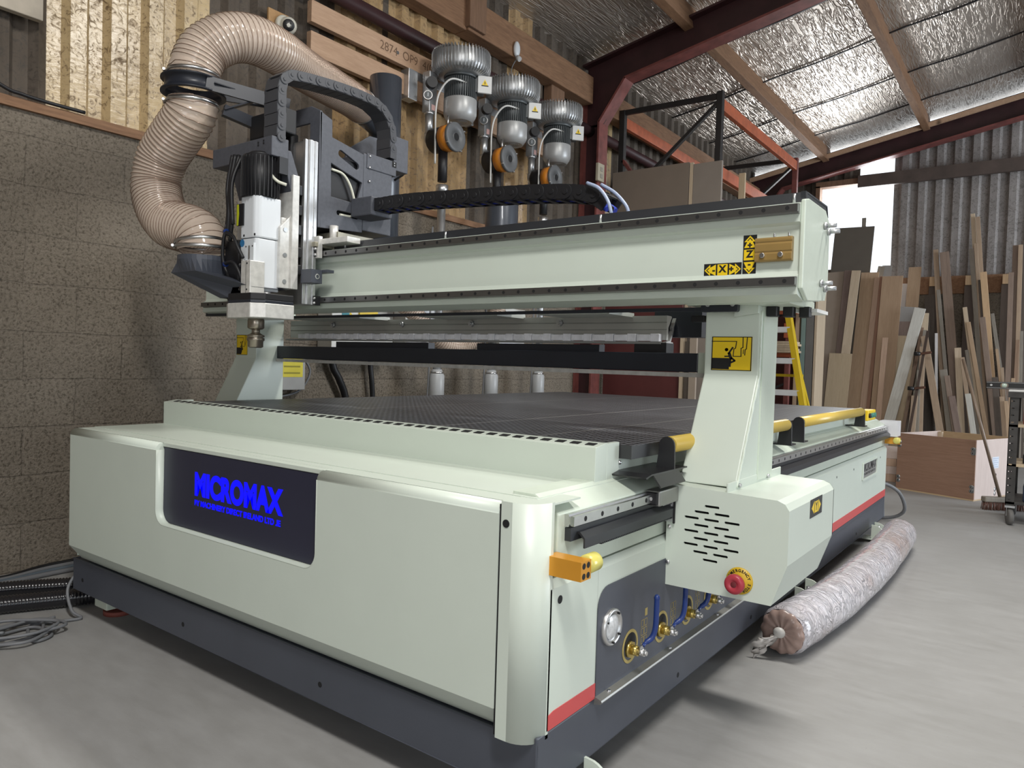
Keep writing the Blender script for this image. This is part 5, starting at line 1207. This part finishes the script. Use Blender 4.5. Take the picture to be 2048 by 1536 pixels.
# pallet rack by the side wall
r = thing('pallet_rack', 'pallet rack with dark steel end frame and orange beams under the foil roof', 'rack', (-2.30, 5.50, 0))
xa, xb_ = -.535, .505
for nm, yy in (('front', 0), ('rear', 2.55)):
    for q in (xa, xb_): MB().box(q-.03, q+.03, yy-.03, yy+.03, 0, 3.70 if nm == 'front' else 3.68).build('upright', RACKDARK if nm == 'front' else REDSTEEL, r, bevel=.004)
    MB().bar((xa, yy, 3.675), (xb_, yy, 3.66), .03, .05).build('frame_bar', RACKDARK, r); MB().bar((xa+.22, yy, 2.92), (xb_-.02, yy, 3.60), .03, .045, (0, 1, 0)).build('frame_brace', RACKDARK, r)
    MB().bar((xa+.02, yy, 3.18), (xa+.20, yy, 2.94), .03, .06, (0, 1, 0)).build('frame_brace', REDSTEEL, r)
    for z in (.4, 1.3, 2.1): MB().bar((xa, yy, z), (xb_, yy, z+.5), .03, .04, (0, 1, 0)).build('frame_brace', RACKDARK, r)
for q in (xa, xb_):
    for z in (3.58, 2.94): MB().box(q-.025, q+.025, .03, 2.52, z-.055, z+.055).build('rack_beam', RACKORANGE, r, bevel=.004)
# tall sheets leaning at the end of the rack
def sheet(name, x0, x1, y, z1, th, m, lab, cat='panel'):
    o = MB().box(0, x1-x0, 0, th, 0, z1).build(name, m, None, bevel=.002); o.location = (x0, y, 0); return tag(o, lab, cat, 'sheets standing at the end of the rack')
BROWNM = plain('brown_mdf', (.22, .178, .142), .65, var=.04)
sheet('mdf_sheet', -2.86, -2.03, 5.36, 3.03, .036, BROWNM, 'wide brown sheet standing in front of the dark rack frame')
sheet('mdf_sheet', -2.02, -1.985, 5.355, 3.02, .03, PL['pale'], 'pale board edge between the wide and the narrow brown sheets')
sheet('mdf_sheet', -1.98, -1.70, 5.35, 3.0, .034, plain('grey_brown_mdf', (.26, .222, .19), .65, var=.04), 'narrow lighter brown sheet right of the pale edge on the rack end')
sheet('mdf_sheet', -1.66, -1.60, 5.70, 2.95, .03, PL['sand'], 'thin sandy sheet behind the rack end, right of the brown sheets')
MAR = plain('maroon_board', (.105, .028, .027), .5, var=.1)
sheet('maroon_sheet', -2.84, -2.00, 5.26, 1.66, .03, MAR, 'big maroon board behind the press beam, beside the steel post')
sheet('mdf_sheet', -1.985, -1.955, 5.20, 1.55, .03, PL['pale'], 'pale lath at the right edge of the maroon board')
sheet('mdf_sheet', -1.945, -1.90, 5.22, 1.30, .03, PL['dk2'], 'short dark board next to the pale lath by the maroon board')
sheet('mdf_sheet', -1.89, -1.82, 5.20, 1.70, .03, PL['mdf'], 'beige lath between maroon board and right gantry column')
# sheets on edge right of the ladder
sheet('mdf_sheet', -1.76, -1.715, 8.2, 2.45, .5, PL['tanb'], 'tan sheet edge left of the greenish edge behind the gantry end')
sheet('glass_sheet', -1.69, -1.635, 8.2, 2.45, .5, GREENGLASS, 'greenish glass-like sheet edge behind the gantry end')
sheet('mdf_sheet', -1.63, -1.54, 8.2, 2.5, .5, plain('grey_board_face', (.16, .155, .145), .6), 'grey sheet edge right of the greenish one')
sheet('mdf_sheet', -1.53, -1.50, 8.2, 2.42, .4, PL['pale'], 'pale sheet edge right of the grey one')
sheet('maroon_sheet', -2.20, -1.77, 8.62, 2.3, .03, MAR, 'dark maroon board behind the yellow stepladder')
# small cantilever rack with short pale boards
cr = thing('cantilever_rack', 'red steel cantilever rack behind the yellow stepladder', 'rack', (-2.09, 7.95, 0))
MB().box(-.04, .04, 0, .08, 0, 2.3).build('rack_post', MAROON_SHADED, cr); 
for z in (1.27, 1.80): MB().box(-.10, .43, 0, .05, z-.05, z).build('rack_arm', RACKORANGE, cr)
MB().box(-.10, .10, -.1, .2, 0, .03).build('rack_foot', RACKORANGE, cr)
MB().box(.46, .545, 2.50, 2.519, 1.46, 1.64).build('beam_connector', RACKORANGE, r)
k = 0
for z0, nn in ((1.27, 5), (1.80, 3)):
    for i in range(nn):
        o = MB().box(-.17+.012*(i % 2), .17-.02*((i*7) % 3), -.17, .12, 0, .026).build('short_board', PL['pale'], None, bevel=.002); o.location = (-1.79, 7.87, z0+.0005+i*.0275)
        ordn = ('lowest', 'second', 'third', 'fourth', 'top') if nn == 5 else ('lowest', 'middle', 'top')
        tag(o, '%s of the %s short pale boards on the red rack behind the ladder' % (ordn[i], 'lower' if nn == 5 else 'upper'), 'board', 'short pale boards on the red rack')
# yellow stepladder
YL = plain('ladder_yellow', (.66, .46, .015), .4, var=.06)
s = thing('stepladder', 'yellow fibreglass stepladder with white treads behind the right gantry column', 'ladder', (-1.60, 6.55, 0))
ztop = 1.72
def hw(z): return .145+.27*(ztop-z)/1.0*.98*.92
for sg in (-1, 1):
    MB().bar((sg*hw(0), -.10, .02), (sg*hw(ztop), .22, ztop), .06, .085, (0, 1, 0)).build('front_stile', YL, s, bevel=.003)
    MB().bar((sg*(hw(0)-.12), .72, .02), (sg*(hw(ztop)-.04), .26, ztop), .03, .05, (0, 1, 0)).build('rear_stile', YL, s, bevel=.003)
for i in range(5):
    z = .15+.335*i
    MB().box(-hw(z)+.0, hw(z)-.0, -.14+.186*z, -.02+.186*z, z-.03, z+.03).build('tread', plain('white_tread', (.68, .69, .70), .4) if i == 0 else bpy.data.materials['white_tread'], s, bevel=.003)
MB().box(-.16, .16, .12, .34, ztop-.01, ztop+.03).build('top_cap', YL, s, bevel=.005)
for z in (.4, 1.0): MB().bar((-hw(z)+.05, .75-.285*z, z), (hw(z)-.05, .75-.285*z, z), .02, .03).build('rear_brace', YL, s)
# ================================================================ things on the floor
# plywood crate, open on top
ang = -math.radians(20.5)
c = thing('plywood_box', 'open plywood crate with metal clips standing behind the router', 'crate', (.374, 5.926, 0), ang)
PLY = wood('reddish_plywood', (.23, .13, .085), (.33, .20, .14), (1.2, 9, 16), .55, var=.02); PLYL = wood('lit_pale_plywood', (.55, .44, .40), (.66, .55, .50), (9, 9, 1.5), .55, var=.02)
PLYI = wood('inner_plywood', (.44, .31, .18), (.54, .40, .25), (2, 2, 14), .6, var=.02)
Lf, Ls, H_ = .665, .74, .515
MB().mat(0).box(-Lf, 0, 0, .012, .01, H_).build('front_wall', PLY, c, bevel=.001)
MB().box(-.012, 0, .012, Ls, .01, H_).build('right_wall', PLYL, c, bevel=.001)  # light on the crate's right side put into this paler plywood colour
MB().box(-Lf, -Lf+.012, .012, Ls, .01, H_).build('left_wall', PLYL, c, bevel=.001)
MB().box(-Lf, 0, Ls, Ls+.012, .01, H_).build('back_wall', PLYI, c, bevel=.001)
MB().box(-Lf, 0, 0, Ls, 0, .012).build('crate_floor', PLYI, c)
for x, y in ((-.03, Ls-.03), (-Lf+.03, Ls-.03)): MB().box(x-.018, x+.018, y-.03, y+.0, .012, H_-.005).build('corner_batten', PL['pale'], c)
for x, z in ((-.02, .42), (-.02, .10), (-Lf+.02, .42), (-Lf+.02, .10)):
    b = MB(); b.mat(0)
    for dz in (-.017, .017): b.lathe([(.008, 0), (.018, 0), (.018, .002), (.008, .002)], (x, 0, z+dz), (0, -1, 0), 16); b.mat(1).cyl((x, -.0005, z+dz), (x, -.001, z+dz), .008, n=10).mat(0)
    b.box(x, x+.022 if x > -.3 else x+.01, -.002, 0, z-.03, z+.03); b.build('metal_clip', [ZINC, HOLE], c)
b = MB(); b.mat(0).box(0, .001, .30, .42, .26, .36).mat(1)
for k in range(5): b.box(.001, .0013, .31, .41-.02*(k % 2), .27+.018*k, .275+.018*k)
b.build('shipping_label', [plain('pale_blue_label', (.62, .66, .74), .5), plain('label_print', (.35, .42, .55), .5)], c)
MB().prism(rrect(.335, .385, .185, .215, .01, 3), 'yz', 0, .001).build('hand_hole', HOLE, c)
b = MB(); b.lathe([(.008, 0), (.018, 0), (.018, .002), (.008, .002)], (-.0, .37, .04), (1, 0, 0), 14); b.lathe([(.008, 0), (.018, 0), (.018, .002), (.008, .002)], (-.0, .37, .075), (1, 0, 0), 14); b.build('metal_clip', ZINC, c)
# pale planks lying beyond the router's far end
for i in range(4):
    o = MB().box(0, .60, 0, .55, 0, .075).build('floor_plank', PLYL if i % 2 else PL['pinkw'], None, bevel=.003); o.location = (-.92+.01*(i % 2), 6.6, .0+.0755*i+.0)
    tag(o, '%s of four pale planks stacked beyond the far end of the router' % ('lowest', 'second', 'third', 'top')[i], 'plank', 'pale planks beyond the router')
# roll of foam wrapped in clear plastic
b = MB(); path = catmull([(.108, 1.41, .095), (.150, 1.75, .097), (.178, 2.15, .098), (.190, 2.6, .098), (.184, 3.1, .096), (.165, 3.62, .092)], 14); n = 44; N_ = len(path); V = []
import mathutils.noise as mn
for i, p in enumerate(path):
    t_ = (path[min(i+1, N_-1)]-path[max(i-1, 0)]).normalized(); s_ = t_.cross(Vector((0, 0, 1))).normalized(); u_ = s_.cross(t_)
    for k in range(n):
        a = 2*PI*k/n; q = mn.noise(Vector((p.y*9, math.cos(a)*3.0, math.sin(a)*3.0)))*.5+mn.noise(Vector((p.y*24+a*2, math.cos(a)*5, math.sin(a)*5)))*.35
        R = .090+.006*q*(1 if math.sin(a) > -.7 else .2)-(.010 if i in (0, N_-1) else 0)
        V.append(p+(s_*math.cos(a)+u_*math.sin(a))*R)
b.add(V, [(i*n+k, i*n+(k+1) % n, (i+1)*n+(k+1) % n, (i+1)*n+k) for i in range(N_-1) for k in range(n)], True)
b.add(V[-n:], [list(range(n))])
def m_wrap():
    m, nt, bs = newmat('crinkled_clear_wrap'); v = coords(nt, (1.0, 2.4, 1.6))
    f0 = noise(nt, v, 9, 3, .55, 1.0); g = noise(nt, coords(nt), 3, 3)
    f = ramp(nt, mth(nt, 'ABSOLUTE', mth(nt, 'SUBTRACT', f0, .5)), [(0, (1,)), (.05, (.7,)), (.2, (0,))])
    c = ramp(nt, g, [(.34, (.52, .42, .40)), (.46, (.60, .565, .60)), (.62, (.66, .64, .69))])
    nt.links.new(c, bs.inputs['Base Color']); bs.inputs['Roughness'].default_value = .18; bs.inputs['Coat Weight'].default_value = .6; bs.inputs['Coat Roughness'].default_value = .08
    bump(nt, bs, f, 1.0, .014); return m
WRAP = m_wrap()
rl = b.build('foam_roll', WRAP); tag(rl, 'long pinkish roll wrapped in crinkled clear plastic lying on the floor beside the router', 'roll')
p0 = path[0]; ax = (path[0]-path[1]).normalized(); s_ = ax.cross(Vector((0, 0, 1))).normalized(); u_ = s_.cross(ax)
b = MB(); rings = [(.080, 0), (.076, .012), (.055, .018), (.030, .015), (.012, .012), (.010, .022)]
V = []; m_ = 48
for r_, h_ in rings:
    for k in range(m_):
        a = 2*PI*k/m_; rr = r_*(1+.03*math.cos(a*12)) ; V.append(p0+ax*(h_+.002*math.cos(a*12))+(s_*math.cos(a)+u_*math.sin(a))*rr)
b.add(V, [(i*m_+k, i*m_+(k+1) % m_, (i+1)*m_+(k+1) % m_, (i+1)*m_+k) for i in range(len(rings)-1) for k in range(m_)], True)
b.build('roll_end', plain('pink_foam_end', (.36, .25, .215), .35, var=.12, nscale=30, coat=.3), rl)
b = MB(); b.sphere(p0+ax*.030+u_*.004, .022, 14, (1, .7, .9)); b.build('tied_knot', plain('white_plastic_knot', (.62, .60, .57), .3, bscale=50, bstr=.4, bdist=.004), rl)
V = []; F = []
for i in range(7):
    for k in range(9):
        t_ = i/6; w_ = (.010+.035*t_)*(k/8-.5)*2
        V.append(p0+ax*(.032+.05*t_+.008*math.sin(k*2.3+i))+(-s_)*(-.010-.075*t_*.8)+u_*(-.012-.055*t_)+u_*w_*.8+s_*.012*math.sin(k*1.9+i*1.3))
F = [(i*9+k, i*9+k+1, (i+1)*9+k+1, (i+1)*9+k) for i in range(6) for k in range(8)]
b = MB(); b.add(V, F, True); tl = b.build('plastic_tail', plain('clear_film', (.62, .58, .55), .15, coat=.5), rl); so = tl.modifiers.new('thickness', 'SOLIDIFY'); so.thickness = .0015
# broom
br = thing('broom', 'broom with a wooden handle leaning beside the plywood crate', 'broom', (.575, 5.62, 0))
h0, h1_ = Vector((.0, .0, .09)), Vector((-.305, .10, 1.185))
b = MB(); b.mat(0).cyl(h0, h1_, .0125, n=14).sphere(h1_, .0125, 10); b.build('broom_handle', wood('broom_handle_wood', (.20, .14, .10), (.32, .24, .18), (14, 14, 1), .35), br)
dv = Vector((.85, .52, .0)).normalized(); nv = Vector((-dv.y, dv.x, 0))
hd = MB().obox((.02, 0, .085), dv*.155, nv*.032, (0, 0, .020)).build('broom_head', PL['gr2'], br, bevel=.008)
b = MB()
for i in range(26):
    for j in range(5):
        p = Vector((.02, 0, .066))+dv*(-.145+.29*i/25)+nv*(-.025+.0125*j); b.cyl(p, p+Vector((0, 0, -.065))+dv*random.uniform(-.012, .012)+nv*random.uniform(-.012, .012), .0028, n=5)
bo = b.build('bristles', plain('red_brown_bristle', (.16, .075, .055), .7, var=.2), br); bo['kind'] = 'stuff'
# trolley of perforated angle
t = thing('workshop_trolley', 'dark perforated steel workshop trolley at the right edge', 'trolley', (.63, 4.95, 0))
PERF = plain('worn_dark_steel', (.055, .052, .050), .55, .3, var=.25, nscale=14)
for x, y in ((0, 0), (.62, 0), (0, .5), (.62, .5)):
    sx = 1 if x == 0 else -1; sy = 1 if y == 0 else -1
    holes = [rrect(.010, .030, z, z+.008, .0039, 3) for z in [.18+.05*i for i in range(15)]]
    hA = [[(x+sx*q[0], q[1]) for q in h] for h in holes]
    b = MB(); b.plate([(x, .14), (x+sx*.055, .14), (x+sx*.055, .95), (x, .95)], hA, 'xz', y, y+sy*.004)
    b.plate([(y, .14), (y+sy*.05, .14), (y+sy*.05, .95), (y, .95)], [[(y+sy*q[0], q[1]) for q in h] for h in holes], 'yz', x, x+sx*.004)
    b.build('angle_post', PERF, t)
    w_ = MB(); w_.lathe([(0, -.016), (.05, -.016), (.058, -.010), (.058, .010), (.05, .016), (0, .016)], (x+sx*.03, y+sy*.03, .058), (.95, .3, 0), 24); wh = w_.build('castor_wheel', plain('grey_rubber', (.14, .135, .13), .6), t)
    MB().box(x+sx*.03-.03, x+sx*.03+.03, y+sy*.03-.03, y+sy*.03+.03, .125, .14).bar((x+sx*.03-.02, y+sy*.03+.022, .06), (x+sx*.03-.02, y+sy*.03+.022, .13), .03, .004).build('castor_fork', ZINC, wh)
for z in (.15, .42, .70): MB().box(0, .62, 0, .5, z, z+.02).build('trolley_shelf', PL['sand'] if z > .3 else PERF, t, bevel=.002)
MB().box(-.01, .63, -.01, .51, .95, .965).build('trolley_top', plain('white_laminate', (.66, .66, .65), .4), t, bevel=.003)
MB().box(-.012, .632, -.014, -.010, .91, .95).build('trolley_rim', PERF, t)
l = thing('spirit_level', 'black spirit level lying across the trolley top', 'spirit level', (.475, 5.13, .966))
b = MB(); b.plate(rrect(0, 1.0, 0, .052, .003, 2), [rrect(.085, .135, .010, .042, .012, 4)], 'xz', -.012, .012); b.build('level_body', plain('level_black', (.016, .016, .017), .35), l, bevel=.0015)
for z in (.006, .046): MB().box(.0, 1.0, -.0125, .0125, z-.002, z+.002).build('level_edge', plain('level_grey', (.22, .22, .22), .4), l)
MB().lathe([(0, -.009), (.017, -.009), (.017, .009), (0, .009)], (.110, 0, .026), (0, 1, 0), 24).build('level_vial', plain('pale_vial', (.55, .66, .58), .15), l)
MB().cyl((.03, -.0125, .026), (.03, -.013, .026), .008, n=14).build('level_rivet', ALU, l)
o = MB().lathe([(0, 0), (.05, 0), (.05, .15), (.045, .155), (0, .155)], (0, 0, 0), (0, 0, 1), 24).build('red_tin', REDP); o.location = (.76, 5.06, .7205); tag(o, 'red tin on the upper trolley shelf', 'tin')
o = MB().box(0, .16, 0, .10, 0, .07).build('black_case', BLACK, None, bevel=.01); o.location = (.72, 5.0, .4405); tag(o, 'black case on the middle trolley shelf', 'case')
o = MB().box(0, .20, 0, .14, 0, .12).build('blue_case', plain('navy_case', (.02, .03, .06), .5), None, bevel=.01); o.location = (.73, 5.0, .1705); tag(o, 'navy blue case on the lowest trolley shelf', 'case')
# hoses and cables on the floor at the left
def floor_tube(name, pts, r, m, lab, cat, grp=None, ribs=False):
    P = catmull(pts, 10); b = MB()
    if ribs:
        P = evenly(P, .004); b.tube(P, [r*(1.0 if i % 3 else .88) for i in range(len(P))], 18)
    else: b.tube(P, r, 10)
    return tag(b.build(name, m), lab, cat, grp)
BH = plain('black_ribbed_hose', (.012, .012, .015), .2, coat=.4)
floor_tube('floor_hose', [(-2.64, -.75, .037), (-2.52, -.42, .037), (-2.42, -.20, .037), (-2.31, .02, .037), (-2.24, .22, .037)], .035, BH, 'front one of two black ribbed hoses on the floor at the left', 'hose', 'black floor hoses', True)
floor_tube('floor_hose', [(-2.80, -.60, .036), (-2.70, -.30, .036), (-2.62, -.12, .036), (-2.50, .06, .036), (-2.40, .25, .036)], .034, BH, 'rear one of two black ribbed hoses on the floor at the left', 'hose', 'black floor hoses', True)
for i, (a_, z_, m, lab) in enumerate(((-2.80, .012, GREYCABLE, 'grey cable nearest the ribbed hoses, running along the wall foot'), (-2.85, .012, plain('blue_grey_cable', (.10, .125, .15), .5), 'bluish grey cable in the middle of the bundle at the wall foot'), (-2.90, .012, GREYCABLE, 'grey cable rearmost in the bundle at the wall foot'), (-2.94, .014, BLACK, 'black cable tight against the wall foot'))):
    floor_tube('floor_cable', [(a_-.02, -.7, z_), (a_+.01, -.3, z_), (a_-.01+.02*i, -.05, z_), (a_-.02, .18, z_), (a_-.01, .6, z_)], .011, m, lab, 'cable', 'cables along the wall foot')
P = [(-2.243, -.005, .17), (-2.240, -.046, .10), (-2.18, -.055, .03), (-2.135, -.04, .008), (-2.15, -.10, .008), (-2.18, -.20, .008)]
for i in range(30):
    a = i*1.05; P.append((-2.10+.012*math.sin(i*2.1)+(.085+.03*math.sin(i*1.7))*math.cos(a), -.27+.02*math.cos(i*1.3)+(.11+.025*math.cos(i*2.3))*math.sin(a), .008+.0012*i))
P += [(-2.2, -.42, .02), (-2.32, -.50, .008)]
floor_tube('coiled_cable', P, .0058, GREYCABLE, 'loose coil of thin grey cable on the floor at the front left of the router', 'cable')
P = [(-2.215, -.10, .008), (-2.225, -.18, .008), (-2.24, -.30, .008), (-2.30, -.36, .008), (-2.36, -.33, .008), (-2.40, -.42, .008), (-2.46, -.55, .008)]
floor_tube('loose_cable', P, .0055, GREYCABLE, 'single strand of grey cable curving off left behind the coil', 'cable')
